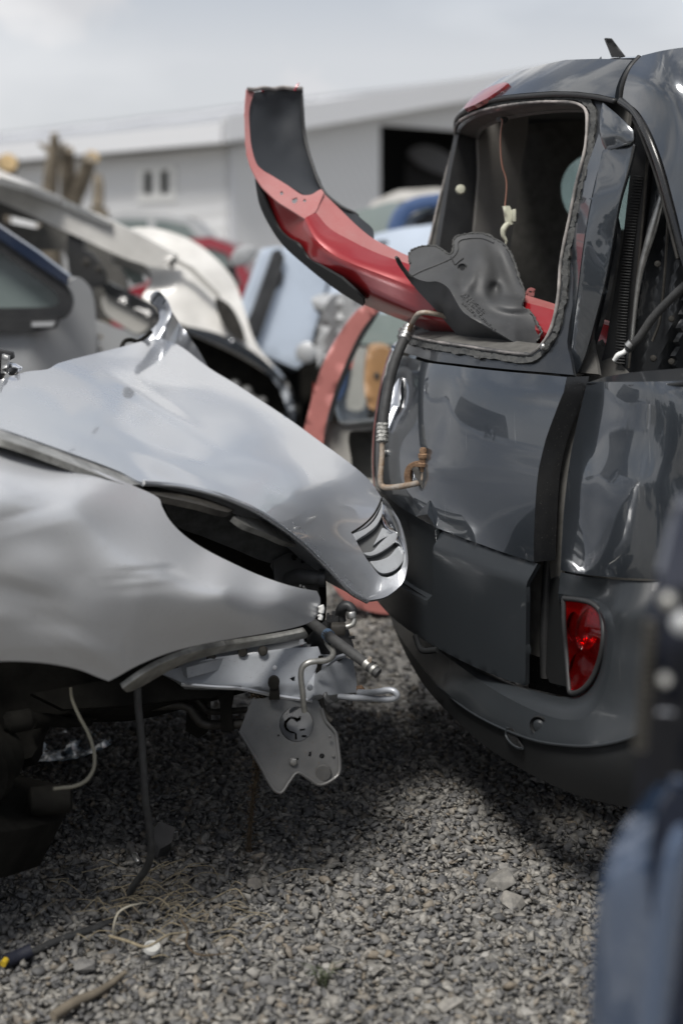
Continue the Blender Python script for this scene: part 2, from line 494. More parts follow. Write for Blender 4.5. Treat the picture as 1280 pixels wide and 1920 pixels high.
M['grey_car'] = mat('light grey car paint', (0.40, 0.41, 0.42), 0.45, .2, 0.3, dust=.3, dcol=(.3, .3, .28))
M['pale_blue'] = mat('pale blue grey car paint', (0.44, 0.50, 0.58), 0.35, .2, 0.5, var=.08, scale=3)
M['blue_car'] = mat('blue car paint', (0.07, 0.12, 0.25), 0.35, .2, 0.6)
M['navy'] = mat('dark navy paint', (0.012, 0.022, 0.05), 0.20, 0.2, 1.0)
M['beige'] = mat('pale grey beige trim', (0.42, 0.41, 0.38), 0.7, var=.08)
M['orange'] = mat('amber lamp', (0.42, 0.22, 0.09), 0.35)
M['red_lamp'] = mat('bright red lamp', (0.50, 0.05, 0.04), 0.3)
M['white'] = mat('white plastic', (0.78, 0.78, 0.76), 0.4)
M['print'] = mat('worn black print on white sleeve', (0.55, 0.55, 0.52), 0.5, col2=(0.03, 0.03, 0.03), scale=120, stretch=(1, 1, 1.6))
M['khaki'] = mat('ribbed khaki strip', (0.06, 0.056, 0.048), 0.5, var=.2)
M['straw'] = mat('dry straw', (0.26, 0.22, 0.15), 0.8, var=.3, scale=90)
M['weed'] = mat('dry rusty weed', (0.075, 0.055, 0.035), 0.85, var=.4, scale=120)
M['bark'] = mat('grey brown bark', (0.17, 0.145, 0.11), 0.9, var=.4, scale=6, bump=.6, bscale=14)
M['sawn'] = mat('freshly sawn wood', (0.52, 0.38, 0.20), 0.8, var=.2, scale=5)
M['film'] = mat('crumpled bluish plastic film', (0.45, 0.56, 0.66), 0.12, 0, .5, spec=.9, trans=.25, bump=1.0, bscale=18)
M['yellow'] = mat('yellow plastic', (0.55, 0.38, 0.03), 0.5)

# ------------------------------------------------------------------ ground
def ground_mat():
    m = bpy.data.materials.new('gravel ground'); m.use_nodes = True
    N, L = m.node_tree.nodes, m.node_tree.links; b = N['Principled BSDF']
    t = N.new('ShaderNodeTexCoord')
    v = N.new('ShaderNodeTexVoronoi'); v.inputs['Scale'].default_value = 38
    n = N.new('ShaderNodeTexNoise'); n.inputs['Scale'].default_value = 1.3; n.inputs['Detail'].default_value = 8
    L.new(t.outputs['Object'], v.inputs['Vector']); L.new(t.outputs['Object'], n.inputs['Vector'])
    r = N.new('ShaderNodeValToRGB')
    r.color_ramp.elements[0].color = (0.12, 0.116, 0.108, 1); r.color_ramp.elements[1].color = (0.38, 0.37, 0.35, 1)
    e = r.color_ramp.elements.new(0.5); e.color = (0.27, 0.26, 0.24, 1)
    s = N.new('ShaderNodeSeparateColor'); L.new(v.outputs['Color'], s.inputs['Color']); L.new(s.outputs['Red'], r.inputs['Fac'])
    mm = N.new('ShaderNodeMix'); mm.data_type = 'RGBA'; mm.blend_type = 'MULTIPLY'; mm.inputs['Factor'].default_value = .6
    r2 = N.new('ShaderNodeValToRGB'); r2.color_ramp.elements[0].position = .3; r2.color_ramp.elements[0].color = (.5, .49, .46, 1)
    r2.color_ramp.elements[1].position = .65
    L.new(n.outputs['Fac'], r2.inputs['Fac']); L.new(r.outputs['Color'], mm.inputs['A']); L.new(r2.outputs['Color'], mm.inputs['B'])
    L.new(mm.outputs['Result'], b.inputs['Base Color']); b.inputs['Roughness'].default_value = .9
    bp = N.new('ShaderNodeBump'); bp.inputs['Strength'].default_value = .9; bp.inputs['Distance'].default_value = .02; bp.invert = True
    L.new(v.outputs['Distance'], bp.inputs['Height']); L.new(bp.outputs['Normal'], b.inputs['Normal'])
    return m

def stone_mat():
    m = bpy.data.materials.new('crushed grey stone'); m.use_nodes = True
    N, L = m.node_tree.nodes, m.node_tree.links; b = N['Principled BSDF']
    g = N.new('ShaderNodeNewGeometry')
    r = N.new('ShaderNodeValToRGB'); cr = r.color_ramp
    cr.elements[0].position = 0; cr.elements[0].color = (0.11, 0.112, 0.116, 1)
    cr.elements[1].position = 1; cr.elements[1].color = (0.40, 0.39, 0.365, 1)
    for p, c in ((.25, (.18, .182, .188)), (.5, (.25, .245, .232)), (.62, (.31, .30, .28)), (.72, (.25, .215, .17)), (.78, (.20, .20, .20)), (.9, (.32, .315, .30))):
        e = cr.elements.new(p); e.color = (*c, 1)
    L.new(g.outputs['Random Per Island'], r.inputs['Fac'])
    t = N.new('ShaderNodeTexCoord')
    n = N.new('ShaderNodeTexNoise'); n.inputs['Scale'].default_value = 70; n.inputs['Detail'].default_value = 7; n.inputs['Roughness'].default_value = .7
    L.new(t.outputs['Object'], n.inputs['Vector'])
    r2 = N.new('ShaderNodeValToRGB'); r2.color_ramp.elements[0].position = .3; r2.color_ramp.elements[0].color = (.42, .42, .42, 1)
    r2.color_ramp.elements[1].position = .7; r2.color_ramp.elements[1].color = (1.04, 1.01, .96, 1)
    L.new(n.outputs['Fac'], r2.inputs['Fac'])
    mm = N.new('ShaderNodeMix'); mm.data_type = 'RGBA'; mm.blend_type = 'MULTIPLY'; mm.inputs['Factor'].default_value = 1
    L.new(r.outputs['Color'], mm.inputs['A']); L.new(r2.outputs['Color'], mm.inputs['B'])
    L.new(mm.outputs['Result'], b.inputs['Base Color']); b.inputs['Roughness'].default_value = .75
    bp = N.new('ShaderNodeBump'); bp.inputs['Strength'].default_value = .5; bp.inputs['Distance'].default_value = .003
    L.new(n.outputs['Fac'], bp.inputs['Height']); L.new(bp.outputs['Normal'], b.inputs['Normal'])
    return m

GM, SM = ground_mat(), stone_mat()
gr = mesh_obj('ground', [(-400, -300, 0), (400, -300, 0), (400, 900, 0), (-400, 900, 0)], [(0, 1, 2, 3)], GM, None, False)
tag(gr, 'grey crushed stone ground of the scrapyard', kind='structure')

def chunk(seed, n=11, flat=.48):
    r = random.Random(seed); bm = bmesh.new()
    ax, ay, az = 1, r.uniform(.55, .95), r.uniform(.28, flat)
    for _ in range(n):
        v = Vector((r.gauss(0, 1), r.gauss(0, 1), r.gauss(0, 1))).normalized() * r.uniform(.82, 1.12)
        bm.verts.new((v.x * ax, v.y * ay, v.z * az))
    res = bmesh.ops.convex_hull(bm, input=bm.verts)
    bmesh.ops.delete(bm, geom=list({g for g in res['geom_interior'] + res['geom_unused'] if isinstance(g, bmesh.types.BMVert)}), context='VERTS')
    bm.verts.ensure_lookup_table(); bm.verts.index_update()
    V = np.array([v.co[:] for v in bm.verts]); Fc = np.array([[v.index for v in f.verts] for f in bm.faces if len(f.verts) == 3])
    bm.free(); return V, Fc

protos = [chunk(i) for i in range(40)]

def scatter(name, XY, S, Z, label):
    n = len(XY); VV, FF = [], []; base = 0
    which = rng.integers(0, len(protos), n)
    for p in range(len(protos)):
        idx = np.where(which == p)[0]
        if not len(idx): continue
        V, Fc = protos[p]; k = len(idx)
        yaw = rng.uniform(0, 2 * np.pi, k); tx = rng.normal(0, .45, k); ty = rng.normal(0, .45, k)
        cz, sz, cx, sx, cy, sy = np.cos(yaw), np.sin(yaw), np.cos(tx), np.sin(tx), np.cos(ty), np.sin(ty)
        Rz = np.zeros((k, 3, 3)); Rz[:, 0, 0] = cz; Rz[:, 0, 1] = -sz; Rz[:, 1, 0] = sz; Rz[:, 1, 1] = cz; Rz[:, 2, 2] = 1
        Rx = np.zeros((k, 3, 3)); Rx[:, 0, 0] = 1; Rx[:, 1, 1] = cx; Rx[:, 1, 2] = -sx; Rx[:, 2, 1] = sx; Rx[:, 2, 2] = cx
        Ry = np.zeros((k, 3, 3)); Ry[:, 1, 1] = 1; Ry[:, 0, 0] = cy; Ry[:, 0, 2] = sy; Ry[:, 2, 0] = -sy; Ry[:, 2, 2] = cy
        R = Rx @ Ry @ Rz
        P = np.einsum('kij,vj->kvi', R, V) * S[idx][:, None, None]
        P[:, :, 0] += XY[idx, 0][:, None]; P[:, :, 1] += XY[idx, 1][:, None]; P[:, :, 2] += Z[idx][:, None]
        VV.append(P.reshape(-1, 3))
        FF.append((Fc[None] + (base + np.arange(k) * len(V))[:, None, None]).reshape(-1, 3)); base += k * len(V)
    VV = np.concatenate(VV); FF = np.concatenate(FF)
    me = bpy.data.meshes.new(name)
    me.vertices.add(len(VV)); me.vertices.foreach_set('co', VV.ravel())
    me.loops.add(FF.size); me.loops.foreach_set('vertex_index', FF.ravel().astype(np.int32))
    me.polygons.add(len(FF)); me.polygons.foreach_set('loop_start', np.arange(0, FF.size, 3, dtype=np.int32))
    try: me.polygons.foreach_set('loop_total', np.full(len(FF), 3, dtype=np.int32))
    except Exception: pass
    me.update(calc_edges=True); me.validate()
    me.materials.append(SM)
    o = bpy.data.objects.new(name, me); link(o)
    return tag(o, label, 'gravel', kind='stuff')

def gravel():
    A = []
    def field(n, y0, y1, xw, smin, smax, zj):
        y = np.sqrt(rng.uniform(y0 ** 2, y1 ** 2, n)); x = rng.uniform(-1, 1, n) * (y * .25 + xw)
        s = smin + (smax - smin) * rng.power(.62, n)
        A.append((np.c_[x, y], s, rng.uniform(0, zj, n)))
    field(25000, 1.9, 3.9, .40, .0080, .0215, .010)
    field(20000, 1.9, 3.9, .40, .004, .010, .020)
    field(12000, 3.9, 6.2, .40, .009, .020, .012)
    field(9000, 6.2, 11, .8, .014, .028, .012)
    XY = np.concatenate([a[0] for a in A]); S = np.concatenate([a[1] for a in A]); Z = np.concatenate([a[2] for a in A])
    scatter('gravel', XY, S, Z, 'loose sharp grey crushed stones covering the ground between the wrecks')
gravel()

# a few stones large enough to pick out
BIG = [(940, 1668, 34, 26, 'flat pale grey stone, largest of the gravel right of centre'), (962, 1708, 30, 14, 'whitish flat stone just below the largest pale one'),
       (942, 1640, 20, 20, 'rounded dark stone just behind the largest pale one'), (365, 1838, 26, 18, 'whitish lump of stone near the lower edge left of centre'),
       (160, 1828, 30, 12, 'long pale stone lying near the dark stick'), (845, 1905, 28, 16, 'pale stone cut by the bottom edge of the view'),
       (478, 1672, 20, 14, 'brownish flat stone under the hanging weed'), (1010, 1478, 18, 12, 'dark stone in the shade below the bumper lip')]
for i, (px, py, rx, ry, lab) in enumerate(BIG):
    d = CAM_Z * FPX / (py - HZ); r = rx * d / FPX
    V, Fc = chunk(500 + i, 16, .5)
    c = W(px, py, d)
    o = mesh_obj('stone', [Vector((v[0] * r, v[1] * r * 1.1, v[2] * r * 1.0)) for v in V], [tuple(f) for f in Fc], SM, None, False)
    o.location = (c.x, c.y, .014 + r * .15); o.rotation_euler = (.15, -.1, i * 1.3)
    tag(o, lab, 'stone', 'larger stones lying in the gravel')

# ------------------------------------------------------------------ van
VC = Vector((0.136, 3.45, 0)); VA = Vector((.98, .2, 0)).normalized(); VW = Vector((.2, -.98, 0)).normalized()
def VS(f, s, z): 
    p = VC + VA * f + VW * s; return Vector((p.x, p.y, z))
_z = np.array([-.2, .2, .4, .6, .70, .795, .886, .95, 1.0, 1.04, 1.12, 1.27, 1.41, 1.50, 1.56, 1.61, 1.66, 1.70, 1.8])
_f = np.array([.0, -.01, -.015, -.02, -.03, -.027, -.012, .002, .018, .040, .062, .098, .132, .157, .178, .202, .240, .295, .45])
def f0(z):
    z = np.atleast_1d(np.asarray(z, float))
    # smoothed lookup
    return sum(np.interp(z + o, _z, _f) for o in (-.03, -.015, 0, .015, .03)) / 5
def Frear(s, z):
    s = np.atleast_1d(np.asarray(s, float)); z = np.atleast_1d(np.asarray(z, float))
    f = f0(z) + .15 * (np.abs(s) / .6) ** 2.25
    # crash dents in the lower skin
    f = f + .011 * np.exp(-(((s - .17) / .13) ** 2 + ((z - .80) / .10) ** 2)) + .010 * np.exp(-(((s - .02) / .09) ** 2 + ((z - .92) / .05) ** 2)) \
          - .006 * np.exp(-(((s - .33) / .10) ** 2 + ((z - .78) / .025) ** 2)) + .006 * np.exp(-(((s - .28) / .05) ** 2 + ((z - .90) / .09) ** 2))
    f = f + .012 * np.clip((.66 - z) / .02, 0, 1) * 0
    return f
def hit(px, py, off=0.0):
    """where the sight line through a photo pixel first meets the van's rear surface -> (s, z)"""
    d = np.arange(2.3, 4.4, .01)
    X = (px - 640) * d / FPX - VC.x; Y = d - VC.y; Z = CAM_Z - (py - HZ) * d / FPX
    f = X * VA.x + Y * VA.y; s = X * VW.x + Y * VW.y
    g = f - (Frear(s, Z) - off)
    k = np.where((g[1:] > 0) & (g[:-1] <= 0))[0]
    if len(k):
        i = k[0]; t = -g[i] / (g[i + 1] - g[i] + 1e-12)
        return float(s[i] + (s[i + 1] - s[i]) * t), float(Z[i] + (Z[i + 1] - Z[i]) * t)
    i = int(np.argmax(np.where(d > 2.6, g, -9))); return float(s[i]), float(Z[i])
def vhit(pts, off=0): return [hit(p[0], p[1], off) for p in pts]
def mirror(pts): return list(pts) + [(-s, z) for s, z in reversed(pts)]
def rear(name, outline, mt, parent=None, holes=(), step=.03, off=0.0, thick=.004, sm=False, label=None, extra=None, bev=None, split=35):
    """sheet lying on the van's rear surface; outline and holes in (s, z)"""
    v2, f2 = tri2d(outline, holes, step)
    F = Frear(v2[:, 0], v2[:, 1]) - off
    if extra is not None: F = F + extra(v2)
    V = [VS(float(f), float(p[0]), float(p[1])) for f, p in zip(F, v2)]
    fo = []
    for f in f2:
        n = (V[f[1]] - V[f[0]]).cross(V[f[2]] - V[f[0]])
        fo.append(f if n.dot(VA) < 0 else tuple(reversed(f)))
    return mesh_obj(name, V, fo, mt, parent, True, thick, label=label, bev=bev, split=split)

van = thing('wrecked_van', 'dark slate grey van seen from its rear corner, back window missing and tailgate sprung open', 'van')

def cr2(pts, n=4): return [tuple(p) for p in crom(pts, n, closed=False)]

# tailgate lower skin
e_near = vhit([(1062, 707), (1056, 735), (1040, 775), (1022, 825), (1010, 875), (1004, 930), (1001, 990), (1000, 1054)])
e_low = vhit([(1000, 1054), (955, 1040), (905, 1022), (860, 1006), (822, 991), (796, 978)])
top = vhit([(1062, 707), (1010, 702), (960, 698), (900, 692), (850, 686), (800, 680)])
s0b = .02; 
half = [(0, top[-1][1] + .002)] + list(reversed(top)) + e_near[1:] + e_low[1:] + [(0.02, e_low[-1][1] + .012)]
tg = rear('tailgate', mirror(half), M['van'], van, step=.018, thick=.012)
# pressed swage line along the foot of the skin
def crease(v):
    return 0
# side return of the tailgate (its thickness, seen along the open gap)
def strip(name, pa, pb, mt, parent, thick=.003, rows=6, label=None):
    """ruled sheet between two world polylines"""
    n = len(pa); V = []; Fc = []
    for i in range(n):
        for k in range(rows + 1): V.append(Vector(pa[i]).lerp(Vector(pb[i]), k / rows))
    for i in range(n - 1):
        for k in range(rows):
            a = i * (rows + 1) + k; Fc.append((a, a + 1, a + rows + 2, a + rows + 1))
    return mesh_obj(name, V, face_camera(V, Fc), mt, parent, True, thick, label=label)
nb = [tuple(p) for p in crom(e_near, 4, closed=False)]
pa = [VS(float(Frear(s, z)[0]) + .001, s, z) for s, z in nb]
strip('tailgate_edge', pa, [p + VA * .05 + VW * -.01 for p in pa], M['black_gloss'], tg)

# upper window frame of the tailgate
w_out = vhit([(1064, 704), (1060, 680), (1052, 640), (1068, 540), (1082, 450), (1098, 360), (1112, 280), (1121, 220), (1118, 192), (1090, 184), (1040, 179), (1000, 178), (950, 180)])
w_in = vhit([(873, 647), (938, 657), (975, 661), (992, 661), (1012, 641), (1027, 614), (1039, 561), (1045, 487), (1060, 412), (1075, 338), (1090, 279), (1094, 222), (1088, 204), (1069, 195), (1030, 193), (997, 194), (950, 199)])
zb = w_in[0][1]; zt = w_in[-1][1] + .005; zto = w_out[-1][1] + .005
sill = hit(830, 683)[1]
hole = mirror([(0, zb)] + [tuple(p) for p in crom(w_in, 4, closed=False)] + [(0, zt)])
# drop doubled centre points
def dd(p):
    o = []
    for q in p:
        if not o or (abs(q[0] - o[-1][0]) + abs(q[1] - o[-1][1])) > 1e-4: o.append(q)
    return o
hole = dd(hole)
outer = dd(mirror([(0, top[-1][1] + .006)] + [(s, z + .004) for s, z in reversed(top)] + [tuple(p) for p in crom(w_out[1:], 3, closed=False)] + [(0, zto)]))
wf = rear('window_frame', outer, M['van_inner'], tg, holes=[hole], step=.02, off=-.012, thick=.01)
def ring(name, pts2, r, mt, parent, off=.0, n=8, rj=0, label=None, flat=None, seed=1):
    """bead laid on the rear surface along (s, z) points"""
    rr = random.Random(seed)
    P = [VS(float(Frear(s, z)[0]) - off, s, z) for s, z in pts2]
    rad = [r * (1 + rj * (rr.uniform(-.35, .35) + 1.6 * noise.noise(Vector((i * .21, seed * 3.1, 0))))) for i in range(len(P))]
    V, Fc = sweep(P, rad, n)
    return mesh_obj(name, V, Fc, mt, parent, rj == 0, label=label)
def offset2(poly, d):
    P = np.array(poly); n = len(P); c = P.mean(0); out = []
    for i in range(n):
        t = P[(i + 1) % n] - P[i - 1]; t /= np.linalg.norm(t) + 1e-9
        nn = np.array((t[1], -t[0]))
        if (P[i] - c) @ nn < 0: nn = -nn
        out.append(tuple(P[i] + nn * d))
    return out
lip = resample(offset2(hole, .003), .012); ring('window_lip', lip + [lip[0]], .0034, M['primer_lip'], wf, off=-.004, rj=.25)
def noisy(poly, amp, fr, sd):
    return [(p[0] + amp * noise.noise(Vector((i * fr, sd, 0))), p[1] + amp * noise.noise(Vector((0, i * fr, sd + 5)))) for i, p in enumerate(poly)]
b_in = noisy(resample(offset2(hole, .008), .008), .003, .3, 1.0)
b_out = noisy(resample(offset2(hole, .021), .008), .004, .22, 2.0)
def lumps(v):
    return np.array([-.0030 * noise.noise(Vector((p[0] * 90, p[1] * 90, 1))) - .003 * noise.noise(Vector((p[0] * 260, p[1] * 260, 4))) for p in v])
rear('sealant_bead', b_out, M['sealant'], wf, holes=[b_in], step=.0065, off=-.0055, thick=.005, extra=lumps, label='torn black window sealant')
rr = random.Random(4)
for k in range(16):        # curled shreds still hanging on
    i = rr.randrange(len(b_out)); s, z = b_out[i]
    if z > 1.62: continue
    q = b_out[(i + 3) % len(b_out)]
    ring('sealant_shred', [(s, z), ((s + q[0]) / 2 + rr.uniform(-.004, .004), (z + q[1]) / 2 + rr.uniform(-.004, .004)), q], rr.uniform(.0015, .003), M['sealant'], wf, off=-.003, rj=.4, seed=k)
# inner frame return going into the opening
hp = resample(hole, .03); hp.append(hp[0])
pa = [VS(float(Frear(s, z)[0]) + .012, s, z) for s, z in hp]
pb = [VS(float(Frear(s, z)[0]) + .07, s * .94, 1.35 + (z - 1.35) * .95) for s, z in hp]
strip('window_reveal', pa, pb, M['headliner'], wf, rows=2)
# inner skin of the tailgate seen across the opening (far side)
inner_hole = [(s * .94, 1.35 + (z - 1.35) * .95) for s, z in hole]
rear('inner_trim', [(s * .99, z) for s, z in outer], M['headliner'], tg, holes=[inner_hole], step=.04, off=-.072, thick=.01)
rear('inner_panel', mirror([(0, .42), (.56, .42), (.6, .7), (.62, 1.0), (0, 1.02)]), M['headliner'], tg, step=.06, off=-.08, thick=.01)
# rivets and bungs in the frame
def knob(name, p, dirv, r, mt, parent, h=None, label=None):
    h = h or r * .7
    return lathe(name, [(0, r), (h * .5, r), (h, r * .75), (h * 1.15, r * .2)], mt, p, dirv, parent, 12, label)
s, z = hit(1018, 650); knob('rivet', VS(float(Frear(s, z)[0]), s, z), -VA, .008, M['steel'], wf)
s, z = .49, 1.62; 
# rear surface above the window: gutter seal and spoiler band
g_near = vhit([(950, 179), (1000, 174), (1045, 171), (1090, 172), (1130, 177), (1160, 184)])
g_near = [(0, g_near[0][1] + .004)] + g_near
b_top = vhit([(1160, 184), (1163, 165), (1174, 138), (1192, 112)])
band = dd(mirror(g_near + b_top[1:] + [(b_top[-1][0] * .8, 1.685), (.3, 1.70), (0, 1.705)]))
bd = rear('roof_edge_panel', band, M['van'], tg, step=.02, off=.010, thick=.02)
gl = resample([(s, z - .006) for s, z in cr2(g_near)][::1], .01)[:-1]
gl2 = [(s, z - .007) for s, z in cr2(g_near, 6)]
ring('gutter_seal', [(-s, z) for s, z in reversed(gl2)] + gl2, .006, M['black'], bd, off=.004)
# high brake light in the middle of the band
bl = vhit([(884, 180), (878, 172), (888, 158), (905, 146), (935, 132), (966, 123), (962, 133), (950, 149), (930, 160), (905, 168)], .012)
rear('high_brake_light', [( -.12, 1.632), (-.12, 1.655), (-.08, 1.67), (0, 1.673), (.09, 1.671), (.135, 1.664), (.125, 1.650), (.08, 1.634), (0, 1.625), (-.1, 1.624)], M['brake_lens'], bd, step=.015, off=.020, thick=.012)
# pressed diamond badge: hollow ridge
def badge():
    cz, hw, hh = .893, .046, .066
    hw = .036; o1 = [(0, cz + hh), (hw, cz), (0, cz - hh), (-hw, cz)]
    mid = [(x * .74, cz + (z - cz) * .76) for x, z in o1]; inn = [(x * .42, cz + (z - cz) * .50) for x, z in o1]
    V = []; Fc = []
    for P, h in ((o1, .002), (o1, .007), (mid, .016), (inn, .007), (inn, .002)):
        for s, z in P: V.append(VS(float(Frear(0, z)[0]) + .15 * (abs(s) / .6) ** 2.25 - h, s, z))
    for k in range(4):
        for i in range(4):
            j = (i + 1) % 4; Fc.append((k * 4 + i, k * 4 + j, k * 4 + 4 + j, k * 4 + 4 + i))
    mesh_obj('badge', V, Fc, M['chrome'], tg, False, label='chrome diamond badge')
badge()
# chromed model lettering and latch pieces below the badge: only fragments show
s, z = hit(770, 885); box('letter', VS(float(Frear(s, z)[0]) - .004, s, z), (.004, .012, .030), M['chrome'], tg, bev=.001)
s, z = hit(783, 880); box('letter', VS(float(Frear(s, z)[0]) - .004, s, z), (.004, .012, .030), M['chrome'], tg, bev=.001)
knob('latch_stud', VS(float(Frear(-.02, .775)[0]) - .001, -.02, .775), -VA, .010, M['steel'], tg, h=.012)
# handle ridge on the lower skin
s1, z1 = hit(806, 938); s2, z2 = hit(780, 968); s3, z3 = hit(817, 988)
def P3(s, z, o=.0): return VS(float(Frear(s, z)[0]) - o, s, z)
mesh_obj('handle_ridge', [P3(s1, z1, .001), P3(s2, z2, .001), P3(s3, z3, .001), P3((s1 + s3) / 2 + .004, (z1 + z3) / 2, .014)], face_camera([P3(s1, z1), P3(s2, z2), P3(s3, z3), P3(s1, z1, .014)], [(0, 1, 3), (1, 2, 3), (2, 0, 3)]), M['van'], tg, False)

# lower tailgate cover (matt grey plastic) with plate recess
lp_top = vhit([(821, 994), (860, 1009), (905, 1025), (955, 1043), (1000, 1057)])
lp_bot = vhit([(1000, 1284), (960, 1272), (910, 1252), (860, 1228), (815, 1203), (785, 1184)])
rs, rz_top = lp_top[0]
half = [(0, lp_top[0][1] + .01)] + lp_top + lp_bot + [(0, lp_bot[-1][1] + .0)]
rec = [(rs, lp_top[0][1] - .001), (rs, hit(812, 1060)[1]), (rs - .005, hit(812, 1105)[1]), (rs - .03, hit(806, 1118)[1]), (0, hit(800, 1121)[1])]
zr = rec[-1][1]
# the recess cuts down from the top edge
half = [(0, zr), (rs - .03, zr + .003), (rs - .006, zr + .02), (rs, zr + .05), (rs + .002, lp_top[0][1])] + lp_top[1:] + lp_bot + [(0, lp_bot[-1][1])]
_zs = np.array(lp_top); _zs = _zs[np.argsort(_zs[:, 0])]
def chamfer(v):
    zt_ = np.interp(np.abs(v[:, 0]), _zs[:, 0], _zs[:, 1])
    return .026 * np.clip(1 - (zt_ - v[:, 1]) / .040, 0, 1) * (np.abs(v[:, 0]) > rs - .001)
lc = rear('lower_cover', dd(mirror(half)), M['van_plastic'], van, step=.012, extra=chamfer, off=.018, thick=.012, bev=.002)
rear('plate_recess', dd(mirror([(0, zr - .01), (rs + .01, zr - .01), (rs + .012, lp_top[0][1] + .03), (0, lp_top[0][1] + .04)])), M['van_plastic'], lc, step=.03, off=-.012, thick=.01)
rp_ = [(rs + .001, z) for z in np.linspace(zr + .03, lp_top[0][1], 8)]
rp_ = [(0.0, zr - .001), (rs - .03, zr + .002), (rs - .008, zr + .015)] + rp_
strip('recess_wall', [P3(s, z, .006) for s, z in rp_], [P3(s - .012 * (s > .05), z + .01, -.03) for s, z in rp_], M['van_plastic'], lc, rows=3)
# hooked tab in the shade
pt = hit(815, 1215); 
tube('bumper_hook', [tuple(P3(pt[0] - .03, pt[1] + .02, .03)), tuple(P3(pt[0] + .01, pt[1], .035)), tuple(P3(pt[0] + .05, pt[1] + .01, .02))], .007, M['van_dark'], lc, world=True)

# jamb in the gap between tailgate and body side
patch('door_jamb', [(1066, 690), (1140, 700), (1108, 760), (1078, 870), (1062, 960), (1060, 1060), (1070, 1150), (1078, 1310), (990, 1290), (985, 1060), (990, 900), (1030, 770)],
      [(1060, 700, 3.12), (1130, 700, 3.0), (1010, 900, 3.08), (1075, 900, 2.96), (1000, 1280, 3.05), (1075, 1300, 2.92)], M['black_gloss'], van, thick=.02)
tube('door_seal', [(1092, 712, 2.93), (1072, 770, 2.95), (1046, 850, 2.95), (1034, 930, 2.95), (1030, 1010, 2.95), (1024, 1100, 2.95), (1020, 1200, 2.95), (1022, 1270, 2.95)], .011, M['black'], van)
patch('lock_plate', [(1030, 880), (1056, 878), (1050, 950), (1020, 956)], 2.93, M['black'], van, thick=.01, bev=.003)
knob('bolt', W(1068, 797, 2.93), (-.6, -.8, 0), .009, M['steel'], van)
knob('bolt', W(1083, 745, 2.93), (-.6, -.8, 0), .006, M['steel'], van)
patch('jamb_liner', [(1046, 1080), (1064, 1120), (1066, 1200), (1072, 1290), (1030, 1280), (1012, 1240), (1010, 1150), (1020, 1090)],
      [(1060, 1100, 2.88), (1010, 1200, 2.97), (1060, 1290, 2.86)], M['van_dark'], van, thick=.01)

# quarter panel below the side window
qd = [(1050, 1070, 2.86), (1056, 960, 2.86), (1072, 860, 2.865), (1100, 715, 2.875), (1090, 1070, 2.775), (1100, 900, 2.775), (1130, 715, 2.80), (1140, 1080, 2.70), (1150, 900, 2.70), (1175, 715, 2.715),
      (1200, 1085, 2.645), (1200, 900, 2.645), (1220, 715, 2.66), (1280, 1090, 2.635), (1280, 900, 2.635), (1290, 715, 2.65), (1500, 1100, 2.70), (1500, 900, 2.70), (1500, 710, 2.715)]
def qbump(v):
    d1 = .010 * np.exp(-(((v[:, 0] - 1110) / 14) ** 2 + ((v[:, 1] - 930) / 60) ** 2)) - .006 * np.exp(-(((v[:, 0] - 1092) / 10) ** 2 + ((v[:, 1] - 900) / 80) ** 2))
    return .55 * d1 + .0015 * np.sin(v[:, 1] / 60 + v[:, 0] / 90)
qp = patch('quarter_panel', [(1100, 716), (1100, 716), (1082, 790), (1068, 860), (1057, 950), (1053, 1010), (1050, 1069), (1050, 1069), (1100, 1078), (1160, 1083), (1230, 1086), (1280, 1087), (1500, 1090), (1500, 1090), (1500, 705), (1500, 705), (1280, 714), (1180, 716)],
      qd, M['van'], van, step=9, sm=True, bump=qbump, thick=.004)
patch('sill_ledge', [(1098, 718), (1135, 706), (1185, 698), (1280, 690), (1500, 684), (1500, 712), (1280, 718), (1180, 722)],
      [(1100, 717, 2.87), (1180, 720, 2.71), (1280, 716, 2.645), (1180, 698, 2.80), (1280, 690, 2.74), (1500, 712, 2.71), (1500, 684, 2.80)], M['van_inner'], van, thick=.004)
# roof side and cant rail above the side window
ud = [(1165, 185, 2.90), (1178, 135, 2.89), (1200, 105, 2.90), (1192, 205, 2.82), (1205, 150, 2.80), (1235, 100, 2.82), (1215, 245, 2.76), (1240, 305, 2.71), (1262, 390, 2.68), (1285, 470, 2.66), (1250, 150, 2.73), (1280, 92, 2.80), (1290, 200, 2.69), (1310, 350, 2.66),
      (1400, 85, 2.86), (1420, 200, 2.70), (1420, 400, 2.66), (1420, 560, 2.67), (1560, 90, 2.9), (1560, 350, 2.70), (1560, 560, 2.70)]
rsd = patch('roof_side', [(1166, 186), (1166, 186), (1170, 160), (1182, 128), (1203, 104), (1203, 104), (1240, 95), (1280, 89), (1400, 80), (1560, 86), (1560, 86), (1560, 600), (1560, 600), (1340, 620), (1340, 620), (1290, 490), (1266, 395), (1243, 310), (1218, 245), (1195, 208)],
      ud, M['van'], van, step=9, sm=True, thick=.006)
tube('window_seal', [(1164, 190, 2.905), (1190, 211, 2.835), (1211, 248, 2.775), (1235, 310, 2.73), (1258, 393, 2.70), (1279, 470, 2.68), (1300, 540, 2.67)], .009, M['black_gloss'], rsd, sub=8)
tube('seal_bead', [(1186, 222, 2.87), (1205, 262, 2.81), (1228, 325, 2.77), (1250, 405, 2.73), (1270, 485, 2.70)], .004, M['grime_metal'], rsd, sub=8)
tube('panel_gap', [(1164, 188, 2.915), (1167, 160, 2.905), (1179, 130, 2.905), (1198, 107, 2.92)], .006, M['black'], rsd, sub=8)
